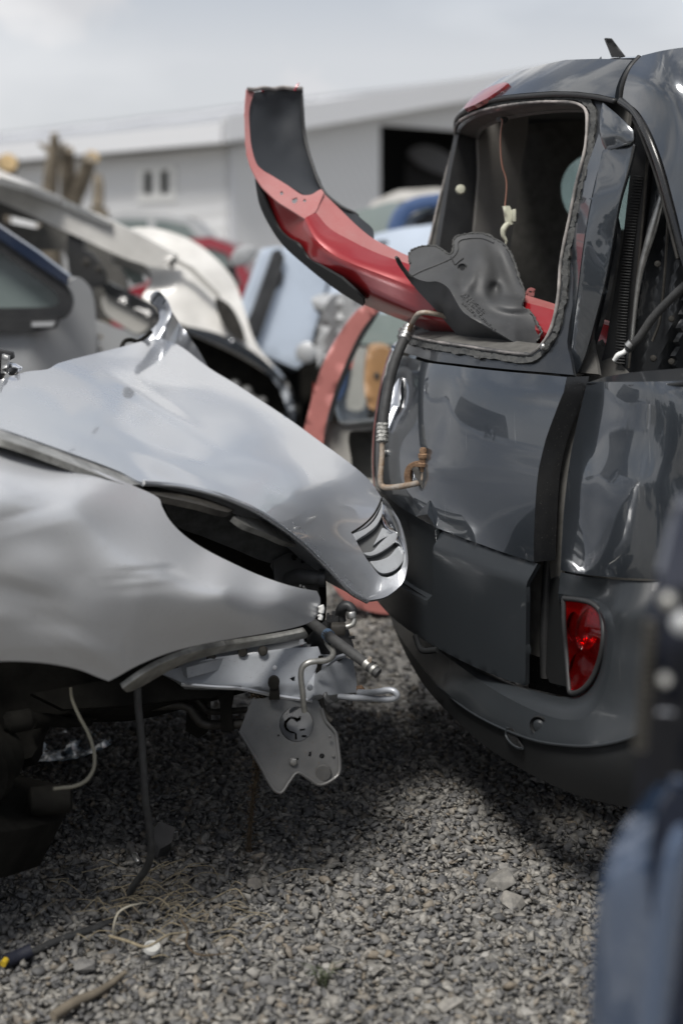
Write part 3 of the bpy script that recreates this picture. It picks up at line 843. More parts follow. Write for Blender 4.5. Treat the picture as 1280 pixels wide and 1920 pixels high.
# roof skin
def roof():
    V = []; Fc = []; nf, ns = 26, 30
    for i in range(nf + 1):
        for j in range(ns + 1):
            s = -.74 + 1.48 * j / ns; t = i / nf
            fr = float(Frear(s, 1.69)[0]) + .02; f = fr + t ** 1.3 * 2.6
            z = 1.698 + .045 * (1 - math.exp(-(f - fr) * 3)) - .055 * (abs(s) / .74) ** 3
            V.append(VS(f, s, z))
    for i in range(nf):
        for j in range(ns):
            a = i * (ns + 1) + j; Fc.append((a, a + 1, a + ns + 2, a + ns + 1))
    mesh_obj('roof', V, Fc, M['van'], van, True, .01)
roof()
# aerial: raked fin on a small foot
fn = [(1134, 71), (1146, 72), (1172, 106), (1148, 106)]
patch('aerial_fin', fn, 3.35, M['black'], van, thick=.016, step=8, bev=.003)

# outer pillar covers beside the window
pc = patch('pillar_cover', [(1128, 191), (1128, 191), (1160, 217), (1188, 244), (1188, 244), (1186, 264), (1178, 270), (1135, 283), (1135, 283), (1127, 268), (1123, 245), (1124, 215)],
      [(1128, 191, 2.93), (1188, 244, 2.83), (1135, 283, 2.885), (1155, 250, 2.845)], M['van'], van, step=8, sm=True, thick=.014, bev=.003)
patch('pillar_cover', [(1128, 285), (1128, 285), (1131, 281), (1186, 270), (1186, 270), (1174, 325), (1160, 378), (1148, 450), (1134, 525), (1116, 595), (1098, 660), (1082, 700), (1082, 700), (1064, 702), (1064, 702), (1072, 640), (1082, 560), (1096, 450), (1112, 360)],
      [(1130, 285, 2.885), (1182, 272, 2.84), (1160, 378, 2.84), (1120, 330, 2.875), (1096, 450, 2.87), (1145, 450, 2.85), (1082, 560, 2.88), (1122, 560, 2.86), (1066, 700, 2.92), (1085, 690, 2.905)], M['van'], van, step=9, sm=True, thick=.014, bev=.003)
patch('pillar_face', [(1122, 250), (1122, 250), (1134, 284), (1127, 295), (1108, 370), (1094, 450), (1080, 560), (1068, 650), (1060, 706), (1060, 706), (1036, 700), (1036, 700), (1050, 620), (1064, 520), (1082, 400), (1098, 320)],
      [(1122, 250, 2.93), (1130, 290, 2.90), (1082, 400, 2.955), (1094, 450, 2.90), (1064, 520, 2.96), (1080, 560, 2.905), (1040, 690, 2.985), (1062, 700, 2.93)], M['van'], van, step=9, sm=True, thick=.02)
patch('pillar_blade', [(1150, 405), (1156, 440), (1146, 500), (1132, 570), (1112, 640), (1100, 655), (1118, 590), (1132, 510), (1144, 440)],
      [(1150, 405, 2.93), (1100, 655, 2.95), (1156, 440, 2.91)], M['van_inner'], van, step=9, sm=True, thick=.01)
patch('pillar_foot', [(1042, 690), (1068, 690), (1070, 705), (1062, 707), (1040, 702)], 2.915, M['van'], van, step=8, thick=.01, bev=.002)
# black channel with ribbed seal, inner body side seen through the missing side window
ch = patch('seal_channel', [(1188, 232), (1215, 262), (1214, 330), (1204, 450), (1186, 600), (1170, 708), (1118, 712), (1136, 640), (1152, 540), (1168, 440), (1180, 330)],
      [(1190, 250, 2.93), (1214, 300, 2.90), (1150, 550, 2.95), (1190, 560, 2.93), (1120, 710, 2.97), (1170, 705, 2.95)], M['black'], van, step=14, thick=.02)
ribs_v, ribs_f = [], []
for i in range(64):
    t = i / 63; x = 1196 - 34 * t - 6 * math.sin(t * 3); y = 330 + 350 * t; d = 2.912 + .03 * t
    a = W(x - 9, y, d - .004); b = W(x + 9, y + 1.5, d - .014)
    vv, ff = sweep([a, b], .0016, 5); k = len(ribs_v); ribs_v += vv; ribs_f += [tuple(q + k for q in f) for f in ff]
mesh_obj('seal_ribs', ribs_v, ribs_f, M['rubber'], ch, True)['kind'] = 'stuff'
ib = patch('inner_body_side', [(1212, 262), (1245, 330), (1300, 520), (1360, 640), (1360, 715), (1160, 715), (1180, 620), (1198, 480)],
      [(1212, 262, 2.92), (1360, 640, 2.84), (1160, 715, 2.96), (1360, 715, 2.88), (1240, 500, 2.90)], M['van_inner'], van, step=10,
      bump=lambda v: .012 * np.sin((v[:, 0] + v[:, 1] * .18) / 9.5) * (np.abs(v[:, 0] + v[:, 1] * .18 - 1325) < 60) - .02 * np.exp(-(((v[:, 0] - 1262) / 16) ** 2 + ((v[:, 1] - 610) / 40) ** 2)), thick=.01)
tube('brace_rod', [(1244, 352, 2.87), (1222, 430, 2.88), (1202, 500, 2.89), (1192, 560, 2.90), (1184, 640, 2.91)], [.006, .010, .007, .005, .004], M['steel'], van)
tube('edge_flange', [(1214, 275, 2.885), (1205, 400, 2.895), (1196, 500, 2.90), (1186, 600, 2.91), (1178, 690, 2.915)], .003, M['grime_metal'], van)
tube('edge_flange', [(1252, 390, 2.85), (1246, 500, 2.86), (1236, 600, 2.87), (1222, 640, 2.875)], .003, M['grime_metal'], van)
for q in ((1232, 495), (1224, 672), (1258, 598), (1258, 678)): knob('bolt', W(q[0], q[1], 2.855), (-.3, -.9, 0), .007, M['grime_metal'], van)
cb = tube('torn_cable', [(1330, 505, 2.70), (1290, 530, 2.72), (1255, 562, 2.75), (1222, 597, 2.78), (1196, 635, 2.80), (1176, 655, 2.82)], .0085, M['rubber'], van, label='torn black cable with bare end')
tube('bare_end', [(1178, 653, 2.82), (1168, 661, 2.822), (1158, 666, 2.825), (1150, 676, 2.83)], [.006, .005, .0055, .004], M['white'], cb)
tube('bare_end', [(1183, 643, 2.81), (1176, 650, 2.812)], .009, M['steel'], cb)
# wedge of dark inner corner at the foot of the opening
patch('inner_corner', [(1108, 640), (1132, 650), (1180, 700), (1165, 716), (1098, 716)], [(1108, 640, 2.99), (1180, 700, 2.93), (1098, 716, 2.97)], M['headliner'], van, thick=.02)

# cabin
hl = M['headliner']
def quadpanel(name, pts, mt, thick=.01, holes=(), parent=van, label=None):
    """flat panel through (f, s, z) corners"""
    P = [VS(*p) for p in pts]; o = P[0]; u = (P[1] - P[0]).normalized(); n = u.cross(P[-1] - P[0]).normalized(); v = n.cross(u)
    out = [((p - o).dot(u), (p - o).dot(v)) for p in P]
    hs = [[((VS(*q) - o).dot(u), (VS(*q) - o).dot(v)) for q in h] for h in holes]
    v2, f2 = tri2d(out, hs, .08)
    V = [o + u * float(a[0]) + v * float(a[1]) for a in v2]
    return mesh_obj(name, V, face_camera(V, f2), mt, parent, False, thick, label=label)
sw = [(float(a), -.72, float(b)) for a, b in crom([(1.5, 1.25), (1.5, 1.25), (1.5, 1.58), (1.5, 1.58), (.92, 1.575), (.78, 1.56), (.715, 1.525), (.685, 1.47), (.69, 1.41), (.715, 1.37), (.77, 1.345)], 4)]
quadpanel('cabin_side', [(.22, -.72, .5), (3.2, -.72, .5), (3.2, -.72, 1.66), (.52, -.72, 1.66), (.36, -.72, 1.40), (.26, -.72, 1.0)], hl, holes=[sw])
quadpanel('side_window', [(.64, -.735, 1.2), (1.52, -.735, 1.2), (1.52, -.735, 1.60), (.64, -.735, 1.60)], M['glass_teal'], .004)
quadpanel('cabin_side', [(.42, .66, .5), (3.2, .66, .5), (3.2, .66, .98), (.42, .66, .98)], hl)
quadpanel('cabin_side', [(.75, .66, .98), (1.0, .66, .98), (.9, .66, 1.64), (.6, .66, 1.64)], hl)
quadpanel('headliner', [(.52, -.66, 1.655), (3.2, -.72, 1.655), (3.2, .66, 1.655), (.52, .62, 1.655)], hl)
quadpanel('cargo_floor', [(.3, -.70, .55), (3.2, -.72, .55), (3.2, .60, .55), (.3, .60, .55)], hl)
quadpanel('bulkhead', [(2.3, -.72, .5), (2.3, .66, .5), (2.3, .66, 1.66), (2.3, -.72, 1.66)], hl)
quadpanel('seat_back', [(1.25, -.66, .55), (1.25, .15, .55), (1.38, .15, 1.22), (1.38, -.66, 1.22)], M['trim_grey'], .1)
# pale inner pillar trim across the opening
patch('inner_pillar_trim', [(905, 205), (985, 200), (975, 330), (955, 480), (950, 660), (880, 660), (885, 500), (898, 330)],
      [(905, 205, 3.93), (985, 200, 3.98), (880, 660, 3.88), (950, 660, 3.93)], M['trim_grey'], van, step=20, sm=True, thick=.03)
patch('far_pillar_trim', [(862, 240), (905, 205), (900, 330), (888, 500), (882, 660), (800, 650), (825, 450), (845, 320)],
      [(862, 240, 3.92), (905, 205, 3.95), (882, 660, 3.9), (800, 650, 3.86)], M['black'], van, step=20, thick=.03)
knob('bung', W(863, 356, 3.84), (0, -1, .1), .014, M['ivory'], van)
# grille of the parcel area under the pipe
pg = patch('vent_panel', [(775, 625), (778, 604), (800, 592), (838, 592), (880, 640), (870, 655)], [(775, 625, 3.62), (838, 592, 3.66), (870, 655, 3.6)], M['black'], van, thick=.02)
for i in range(8):
    x = 800 + i * 9
    patch('vent_slat', [(x, 600 + i * 2), (x + 3, 600 + i * 2), (x + 7, 646 + i), (x + 2, 646 + i)], [(x, 600, 3.57), (x + 7, 600, 3.58), (x + 2, 646, 3.56)], M['grime_metal'], pg, step=8, thick=.01)
# hanging wire and connector
wr = tube('hanging_wire', [(938, 222, 3.42), (941, 226, 3.42), (938, 250, 3.42), (938, 285, 3.42), (941, 312, 3.42), (948, 335, 3.42), (949, 355, 3.42), (946, 386, 3.42)], .0022, M['wire'], van, n=6)
knob('wire_grommet', W(941, 222, 3.44), (0, -.2, -1), .014, M['black'], wr)
cn = patch('connector', [(942, 386), (955, 386), (960, 398), (962, 420), (948, 424), (946, 404)], 3.41, M['ivory'], wr, step=6, thick=.018, bev=.002)
box('connector_latch', W(963, 404, 3.40), (.008, .02, .030), M['ivory'], wr, bev=.002)
tube('connector_tail', [(953, 418, 3.415), (944, 430, 3.415), (943, 442, 3.415), (948, 452, 3.415), (947, 460, 3.415)], [.007, .008, .006, .004, .002], M['ivory'], wr)

# bumper
bdv = [(728, 1140, 3.98), (740, 1180, 3.80), (760, 1220, 3.60), (800, 1290, 3.33), (850, 1345, 3.13), (900, 1395, 2.97), (960, 1432, 2.84), (1060, 1482, 2.68), (1180, 1514, 2.60), (1280, 1525, 2.60),
       (790, 1180, 3.42), (800, 1215, 3.36), (850, 1250, 3.16), (900, 1290, 3.00), (950, 1325, 2.87), (1010, 1358, 2.745), (1080, 1372, 2.655), (1140, 1340, 2.625), (1160, 1240, 2.63),
       (830, 1300, 3.17), (900, 1345, 2.955), (1000, 1390, 2.74), (1100, 1400, 2.62), (1180, 1380, 2.585), (1280, 1360, 2.59), (1500, 1360, 2.66), (1500, 1530, 2.68),
       (1050, 1074, 2.855), (1100, 1082, 2.77), (1160, 1087, 2.69), (1230, 1090, 2.64), (1280, 1091, 2.63), (1500, 1095, 2.695), (1220, 1200, 2.615), (1280, 1230, 2.60), (1150, 1140, 2.665), (1060, 1110, 2.83), (1130, 1125, 2.73), (1500, 1230, 2.67)]
bfun = rbf(bdv)
def bgroove(v):      # the shelf under the tail light, scooped
    return 0
bu = patch('bumper', [(1050, 1073), (1050, 1073), (1100, 1082), (1160, 1087), (1230, 1090), (1280, 1092), (1500, 1096), (1500, 1096), (1500, 1380), (1500, 1380), (1280, 1372), (1210, 1374), (1150, 1390), (1100, 1397), (1045, 1394), (1000, 1386), (950, 1368), (900, 1344), (860, 1318), (820, 1283), (780, 1236), (750, 1195), (732, 1160), (727, 1135), (727, 1135), (745, 1160), (790, 1196), (800, 1205), (830, 1226), (870, 1255), (920, 1290), (970, 1318), (1020, 1340), (1062, 1350), (1098, 1345), (1122, 1318), (1138, 1275), (1148, 1215), (1150, 1170), (1138, 1138), (1110, 1122), (1080, 1118), (1046, 1113), (1046, 1113)],
      bfun, M['van_plastic'], van, step=8, sm=True, thick=.004)
bu.modifiers['s'].thickness = .006
# scooped ledge: from the rolled edge back to the light pocket
edge_o = [(800, 1205), (830, 1226), (870, 1255), (920, 1290), (970, 1318), (1020, 1340), (1062, 1350), (1098, 1345), (1122, 1318), (1138, 1275), (1148, 1215), (1150, 1170), (1138, 1138), (1110, 1122), (1080, 1118), (1046, 1113)]
edge_i = [(806, 1196), (840, 1214), (880, 1238), (926, 1265), (975, 1286), (1020, 1300), (1058, 1307), (1085, 1304), (1108, 1283), (1124, 1250), (1132, 1200), (1132, 1165), (1122, 1140), (1100, 1127), (1075, 1122), (1046, 1118)]
eo = [tuple(p) for p in crom(edge_o, 4, closed=False)]; ei = [tuple(p) for p in crom(edge_i, 4, closed=False)]
deo = bfun(np.array(eo))
A_ = [W(p[0], p[1], float(d) + .001) for p, d in zip(eo, deo)]
n_ = len(A_)
# rolled shelf profile: starts tangent to the bumper face, rolls over and runs back
V, Fc = [], []
R_ = 7
for i in range(n_):
    d1 = float(deo[i]); t = i / (n_ - 1)
    deep = .10 if t < .5 else .10 - .05 * (t - .5) * 2
    B = W(ei[i][0], ei[i][1], d1 + deep)
    for k in range(R_ + 1):
        u = k / R_; q = A_[i].lerp(B, u)
        q = q + (W(eo[i][0], eo[i][1], d1) - W(ei[i][0], ei[i][1], d1)).normalized() * (-.012 * math.sin(math.pi * u)) + Vector((0, -.010 * math.sin(math.pi * u), 0))
        V.append(q)
for i in range(n_ - 1):
    for k in range(R_):
        a = i * (R_ + 1) + k; Fc.append((a, a + 1, a + R_ + 2, a + R_ + 1))
mesh_obj('bumper_shelf', V, face_camera(V, Fc), M['van_plastic'], bu, True)
# lower valance
bl2 = [(x, y, d + .012) for x, y, d in bdv]
patch('lower_valance', [(728, 1146), (728, 1146), (745, 1188), (780, 1238), (820, 1286), (860, 1321), (900, 1347), (950, 1371), (1000, 1389), (1045, 1397), (1100, 1400), (1150, 1393), (1210, 1377), (1280, 1375), (1500, 1383), (1500, 1383), (1500, 1532), (1500, 1532), (1280, 1526), (1180, 1514), (1110, 1500), (1060, 1483), (1010, 1460), (960, 1432), (905, 1396), (850, 1346), (800, 1292), (770, 1245), (748, 1200), (734, 1165)],
      rbf(bl2), M['van_dark'], bu, step=12, sm=True, thick=.01)
tube('seam_lip', [(x, y, float(bfun([(x, y)])[0]) - .002) for x, y in [(820, 1285), (860, 1320), (900, 1346), (950, 1370), (1000, 1388), (1045, 1396), (1100, 1399), (1150, 1392), (1195, 1376), (1230, 1350)]], .0028, M['van_plastic'], bu, n=6)
# parking sensor and towing eye slot
x, y = 1011, 1360; dS = float(bfun([(x, y)])[0])
knob('parking_sensor', W(x, y, dS + .004), (-.5, -.85, -.05), .0125, M['van_plastic'], bu, h=.008)
lathe('sensor_ring', [(0, .0125), (.005, .018), (.006, .0185), (.0, .0195)], M['van_dark'], W(x, y, dS + .003), (-.5, -.85, -.05), bu)
patch('tow_slot', crom([(949, 1366), (960, 1366), (972, 1392), (978, 1402), (966, 1398), (954, 1384)]), lambda v: bfun(v) - .002, M['black_gloss'], bu, step=6, thick=.004)
tube('slot_rim', [(x, y, float(bfun([(x, y)])[0]) - .004) for x, y in [(951, 1364), (948, 1378), (957, 1393), (972, 1403), (979, 1403)]], .0028, M['van_plastic'], bu, n=6)
# tail light
tl_o = [(1056, 1122), (1056, 1122), (1085, 1125), (1108, 1131), (1124, 1146), (1130, 1175), (1129, 1210), (1121, 1245), (1107, 1276), (1090, 1294), (1074, 1300), (1067, 1297), (1067, 1297), (1062, 1230), (1057, 1170)]
tld = [(1056, 1122, 2.80), (1128, 1150, 2.71), (1070, 1298, 2.745), (1120, 1250, 2.695), (1060, 1210, 2.79), (1095, 1190, 2.725)]
tl = patch('tail_light', crom(tl_o), rbf([(a, b, c + .05) for a, b, c in tld]), M['lamp_in'], van, step=8, thick=.03, label='red tail light in its black housing')
tgt = np.array(tl_o, float).mean(0)
ins = [tuple(tgt + (np.array(p) - tgt) * np.array((.88, .94))) for p in tl_o]
patch('lens', crom(ins), rbf(tld), M['lens_red'], tl, step=6, thick=.003)
pts = [(x, y, float(rbf(tld)([(x, y)])[0]) + .004) for x, y in crom(tl_o, 3)]
tube('lamp_housing', pts + [pts[0]], .0055, M['black'], tl, n=8, sub=2)
# reflector bowls
def bowl(c, rx, ry, d, mt, name='reflector', tilt=0):
    V = []; Fc = []; n, mm = 20, 6
    for k in range(mm + 1):
        r = k / mm
        for i in range(n):
            a = 2 * math.pi * i / n
            V.append(W(c[0] + rx * r * math.cos(a) + tilt * r * math.sin(a), c[1] + ry * r * math.sin(a), d + .035 * (1 - r * r)))
    for k in range(mm):
        for i in range(n):
            j = (i + 1) % n; Fc.append((k * n + i, k * n + j, (k + 1) * n + j, (k + 1) * n + i))
    mesh_obj(name, V, face_camera(V, Fc), mt, tl, True)
bowl((1100, 1180), 22, 40, 2.738, M['lamp_bowl'], tilt=-4)
bowl((1075, 1175), 14, 28, 2.765, M['lamp_in'])
bowl((1090, 1250), 24, 34, 2.755, M['lamp_in'], tilt=-6)

# side sill, wheel and floor so the van stands on its own
quadpanel('floor_pan', [(.40, -.70, .30), (3.4, -.80, .30), (3.4, .74, .30), (.40, .60, .30)], M['grime'], .05)
patch('sill_panel', [(1500, 705), (3900, 640), (3900, 1250), (1500, 1380)], [(1500, 705, 2.72), (3900, 640, 3.42), (1500, 1380, 2.70)], M['van'], van, step=120, thick=.02)
def wheel(parent, c, axis, R=.31, w=.19):
    t = lathe('wheel', [(-w / 2, R * .62), (-w / 2, R * .9), (-w * .38, R), (w * .38, R), (w / 2, R * .9), (w / 2, R * .62)], M['rubber'], c, axis, parent, 32)
    lathe('rim', [(-w * .3, R * .60), (w * .46, R * .63), (w * .40, R * .55), (w * .2, R * .5), (w * .25, .05), (w * .3, .045)], M['brushed'], c, axis, t, 24)
    return t
wheel(van, VS(.95, .76, .31), VW); wheel(van, VS(.95, -.76, .31), -VW); wheel(van, VS(3.3, .76, .31), VW); wheel(van, VS(3.3, -.76, .31), -VW)
seat(van)

# pipe and hose hung over the window sill
ho = thing('air_conditioning_pipe', 'rusty metal pipe with black rubber hose section hanging over the van window sill', 'pipe')
hd = lambda y: 3.46 if y < 600 else 3.40 - (y - 600) * .0005
tube('steel_pipe', [(850, 600, 3.36), (834, 593, 3.35), (812, 588, 3.34), (796, 586, 3.34), (785, 588, 3.345), (779, 594, 3.36), (772, 606, 3.39), (766, 620, 3.41)], .0062, M['rust'], ho, n=12)
def sleeve(a, b, r, mt, name='crimp_sleeve', m=6, parent=ho):
    A, B = W(*a), W(*b); L = (B - A).length; prof = []
    for i in range(m):
        t0 = i / m * L; prof += [(t0, r * .90), (t0 + L / m * .15, r * 1.04), (t0 + L / m * .75, r * 1.04), (t0 + L / m * .9, r * .90)]
    return lathe(name, [(0, r * .7)] + prof + [(L, r * .7)], mt, A, B - A, parent, 20)
tube('rubber_hose', [(762, 626, 3.415), (750, 652, 3.40), (738, 684, 3.385), (729, 720, 3.37), (722, 760, 3.35), (717, 800, 3.335)], .0125, M['rubber'], ho, n=14)
sleeve((768, 612, 3.425), (756, 637, 3.408), .0150, M['steel'], m=4)
sleeve((717, 794, 3.337), (716, 830, 3.32), .0140, M['print'], m=5)
tube('steel_pipe', [(716, 828, 3.32), (716, 850, 3.315), (714, 880, 3.305), (713, 902, 3.30), (716, 911, 3.298), (724, 914, 3.29), (750, 912, 3.26), (772, 908, 3.235), (786, 904, 3.22), (793, 897, 3.215), (795, 885, 3.213), (794, 862, 3.21)], .0068, M['rust'], ho, n=12, sub=5)
lathe('fitting', [(0, .008), (.012, .009), (.013, .0135), (.020, .0135), (.022, .010), (.030, .010), (.032, .0118), (.040, .0118), (.042, .0085), (.050, .0085), (.054, .006)], M['rust_deep'], W(794, 884, 3.213), W(793, 846, 3.21) - W(794, 884, 3.213), ho, 14)
patch('clip_bracket', crom([(758, 909), (758, 909), (757, 888), (762, 874), (772, 867), (784, 866), (792, 870), (792, 870), (789, 876), (778, 876), (770, 882), (768, 893), (769, 908), (769, 908)]), [(758, 909, 3.25), (792, 868, 3.21), (757, 880, 3.245)], M['rust_deep'], ho, step=5, thick=.010, bev=.001)
patch('clip_tab', [(771, 878), (782, 874), (802, 904), (806, 911), (797, 920), (790, 914)], [(771, 878, 3.225), (806, 911, 3.20), (790, 914, 3.205)], M['grime_metal'], ho, holes=[circle(797, 911, 3.6, n=10)], step=6, thick=.003, bev=.0008)
seat(ho)

# ------------------------------------------------------------------ red bumper lying through the window
rb = thing('torn_off_bumper', 'long red car bumper thrust through the empty van window, black inside curling upward', 'bumper')
# rows across the section, each traced along its length (px, py, depth)
back  = [(601, 357, 3.74), (637, 392, 3.70), (670, 424, 3.66), (699, 447, 3.63), (730, 463, 3.60), (766, 480, 3.56), (820, 500, 3.50), (900, 526, 3.42), (985, 553, 3.30), (1037, 569, 3.24), (1126, 597, 3.13), (1200, 620, 3.08)]
front = [(591, 397, 3.66), (618, 428, 3.62), (660, 452, 3.58), (694, 469, 3.55), (727, 482, 3.52), (766, 495, 3.48), (820, 514, 3.42), (900, 540, 3.34), (983, 566, 3.23), (1037, 581, 3.17), (1126, 606, 3.06), (1200, 630, 3.01)]
midr  = [(571, 410, 3.63), (590, 446, 3.58), (624, 477, 3.54), (662, 495, 3.50), (702, 510, 3.47), (768, 536, 3.42), (820, 556, 3.36), (900, 586, 3.28), (983, 612, 3.17), (1037, 628, 3.11), (1130, 652, 3.00), (1200, 672, 2.96)]
lowr  = [(561, 458, 3.66), (590, 492, 3.60), (637, 520, 3.56), (668, 537, 3.53), (702, 553, 3.50), (768, 583, 3.45), (820, 604, 3.39), (900, 628, 3.31), (983, 650, 3.20), (1037, 668, 3.14), (1130, 690, 3.03), (1200, 706, 2.99)]
botr  = [(540, 468, 3.78), (575, 498, 3.72), (604, 520, 3.69), (640, 548, 3.66), (670, 566, 3.63), (768, 606, 3.56), (820, 626, 3.50), (900, 650, 3.42), (983, 676, 3.31), (1037, 692, 3.25), (1130, 712, 3.14), (1200, 728, 3.10)]
def loft(name, rows, mt, parent, n=5, sub=3, thick=.004, label=None):
    R = [[np.array(W(*p)) for p in r] for r in rows]
    R = [crom(r, n, closed=False) for r in R]
    cols = list(zip(*R)); G = []
    for c in cols: G.append(crom(list(c), sub, closed=False) if sub > 1 else list(c))
    m = len(G[0]); V = [Vector(p) for g in G for p in g]; Fc = []
    for i in range(len(G) - 1):
        for k in range(m - 1):
            a = i * m + k; Fc.append((a, a + 1, a + m + 1, a + m))
    o = mesh_obj(name, V, face_camera(V, Fc), mt, parent, True, thick, label=label, split=24)
    return o
loft('top_flange', [back, front], M['red_sky_sheen'], rb, sub=1)
loft('outer_face', [front, [tuple((np.array(a) * .45 + np.array(b) * .55) + (0, 0, -.006)) for a, b in zip(front, midr)], midr, [tuple((np.array(a) + np.array(b)) / 2 + (0, 0, -.004)) for a, b in zip(midr, lowr)], lowr, botr], M['red'], rb, sub=3)
# end wing: mounting flange with holes
fl = [(463, 167), (463, 167), (477, 173), (477, 173), (470, 192), (467, 210), (468, 240), (471, 272), (481, 307), (494, 320), (506, 327), (540, 348), (562, 363), (571, 366), (585, 364), (601, 355), (607, 361), (607, 361), (599, 380), (591, 397), (571, 410), (571, 410), (546, 394), (522, 379), (505, 364), (489, 347), (471, 314), (463, 285), (460, 240), (460, 200)]
fld = [(463, 167, 3.90), (477, 173, 3.92), (465, 240, 3.86), (471, 300, 3.80), (489, 335, 3.76), (540, 370, 3.70), (571, 409, 3.63), (607, 361, 3.72), (506, 327, 3.79), (571, 366, 3.72)]
patch('mounting_flange', crom(fl, 4), rbf(fld), M['red_sky_sheen'], rb, holes=[circle(528, 362, 3, 4, 10), [(548, 373), (557, 370), (558, 377), (552, 382), (547, 379)], circle(571, 376, 3, 3, 10)], step=6, thick=.004)
# wing face below the flange
patch('wing_face', crom([(479, 335), (479, 335), (489, 347), (505, 364), (522, 379), (546, 394), (571, 410), (571, 410), (580, 430), (592, 450), (592, 450), (590, 492), (590, 492), (574, 481), (556, 456), (538, 446), (520, 428), (502, 390), (486, 352)], 3),
      rbf([(479, 335, 3.78), (522, 379, 3.715), (571, 410, 3.63), (590, 448, 3.58), (590, 492, 3.61), (538, 446, 3.72), (502, 390, 3.77)]), M['red'], rb, step=7, thick=.004)
patch('lower_trim', crom([(478, 336), (478, 336), (487, 353), (503, 390), (521, 428), (539, 447), (557, 457), (575, 482), (592, 494), (640, 522), (640, 522), (680, 560), (680, 574), (680, 574), (640, 550), (604, 524), (570, 496), (538, 468), (520, 447), (505, 423), (492, 398), (484, 375)], 3),
      rbf([(478, 336, 3.77), (486, 383, 3.80), (503, 390, 3.745), (539, 447, 3.69), (538, 468, 3.75), (592, 494, 3.59), (604, 524, 3.66), (680, 562, 3.52), (680, 574, 3.58)]), M['van_dark'], rb, step=7, thick=.006)
# black inside of the wing
inn = [(477, 173), (477, 173), (520, 166), (566, 166), (566, 166), (567, 206), (571, 255), (576, 280), (584, 305), (601, 340), (607, 360), (620, 374), (637, 386), (666, 400), (666, 400), (680, 412), (699, 430), (701, 455), (701, 455), (688, 452), (660, 440), (625, 418), (600, 392), (600, 392), (571, 366), (540, 348), (506, 327), (481, 307), (471, 272), (467, 210)]
innd = [(477, 173, 3.925), (468, 240, 3.875), (506, 327, 3.80), (571, 366, 3.74), (520, 220, 3.97), (540, 290, 3.93), (566, 166, 4.00), (571, 255, 3.98), (607, 360, 3.88), (666, 400, 3.80), (640, 405, 3.80), (701, 455, 3.66), (600, 392, 3.72), (701, 430, 3.74)]
patch('inner_face', crom(inn, 4), rbf(innd), M['black_skin'], rb, step=8, thick=.004, bump=lambda v: .006 * np.exp(-(((v[:, 0] - 515) / 10) ** 2 + ((v[:, 1] - 268) / 12) ** 2)) + .003 * np.sin(v[:, 0] / 13) * np.sin(v[:, 1] / 17))
tube('inner_edge', [(566, 168, 4.00), (567, 206, 3.99), (571, 255, 3.975), (584, 305, 3.93), (606, 358, 3.875), (637, 386, 3.83), (666, 400, 3.80), (672, 404, 3.79)], [.003, .005, .005, .005, .005, .005, .004, .002], M['black'], rb)
tube('torn_edge', [(464, 167, 3.90), (477, 168, 3.91), (495, 165, 3.93), (512, 167, 3.95), (530, 164, 3.97), (548, 166, 3.98), (566, 166, 4.0)], .006, M['primer_lip'], rb, n=6)
for a in ((492, 172, 497, 162), (552, 170, 560, 156), (470, 168, 466, 166)):
    tube('torn_clip', [(a[0], a[1], 3.94), ((a[0] + a[2]) / 2, (a[1] + a[3]) / 2, 3.94), (a[2], a[3], 3.945)], [.004, .003, .0015], M['wine'], rb, n=6)
patch('clip_tab', crom([(984, 553), (984, 553), (988, 543), (995, 539), (1003, 542), (1003, 542), (1000, 556), (1000, 556)], 3), 3.30, M['red_sky_sheen'], rb, holes=[[(991, 545), (997, 546), (996, 549), (991, 548)]], step=5, thick=.004)
patch('clip_tab', [(686, 449), (697, 452), (697, 459), (684, 455)], 3.635, M['red_sky_sheen'], rb, step=5, thick=.004)
seat(rb)

# ------------------------------------------------------------------ black moulded liner standing in the opening
li = thing('moulded_liner', 'dented black plastic wheel arch liner standing in the van window opening', 'liner')
lo = [(765, 513), (765, 513), (768, 495), (766, 478), (772, 469), (787, 463), (800, 461), (813, 461), (826, 466), (838, 475), (843, 477), (848, 473), (849, 462), (849, 451), (853, 445), (862, 441), (880, 438), (900, 438), (914, 441), (930, 449), (945, 459), (956, 475), (965, 495), (973, 522), (981, 543), (982, 556), (978, 570), (979, 577), (990, 583), (1000, 593), (1008, 610), (1016, 622), (1016, 622), (1006, 640), (995, 662), (995, 662), (968, 645), (930, 622), (895, 602), (868, 585), (852, 560), (840, 540), (820, 528), (800, 528), (780, 522)]
lod = [(765, 513, 3.36), (800, 470, 3.40), (843, 478, 3.37), (855, 445, 3.41), (900, 440, 3.40), (945, 459, 3.34), (965, 495, 3.29), (981, 550, 3.22), (1016, 622, 3.13), (995, 662, 3.10), (930, 622, 3.12), (868, 585, 3.18), (840, 540, 3.23), (800, 528, 3.30), (900, 520, 3.28), (930, 580, 3.19)]
def ldent(v):
    x, y = v[:, 0], v[:, 1]
    def g(cx, cy, sx, sy, a=0):
        c, s = math.cos(a), math.sin(a); u = (x - cx) * c + (y - cy) * s; w_ = -(x - cx) * s + (y - cy) * c
        return np.exp(-((u / sx) ** 2 + (w_ / sy) ** 2) ** 1.5)
    return -.035 * g(902, 500, 24, 42, -.15) - .020 * g(955, 572, 34, 13, .1) + .022 * g(927, 545, 11, 16) - .014 * g(880, 525, 12, 22, .2) \
           + .012 * g(955, 510, 12, 40, -.35) + .020 * np.clip((x - 965) / 50, 0, 1) * np.clip((y - 585) / 40, 0, 1) \
           - .003 * (np.clip(1 - np.abs((y - 517) + (x - 780) * .42 + 0) / 2.5, 0, 1)) * (x < 850)
patch('liner_face', crom(lo, 4), rbf(lod), M['liner'], li, step=4.5, thick=.004, bump=ldent, holes=[circle(866, 502, 5, 5.5, 14)])
fb = rbf(lod)
rr = random.Random(3)
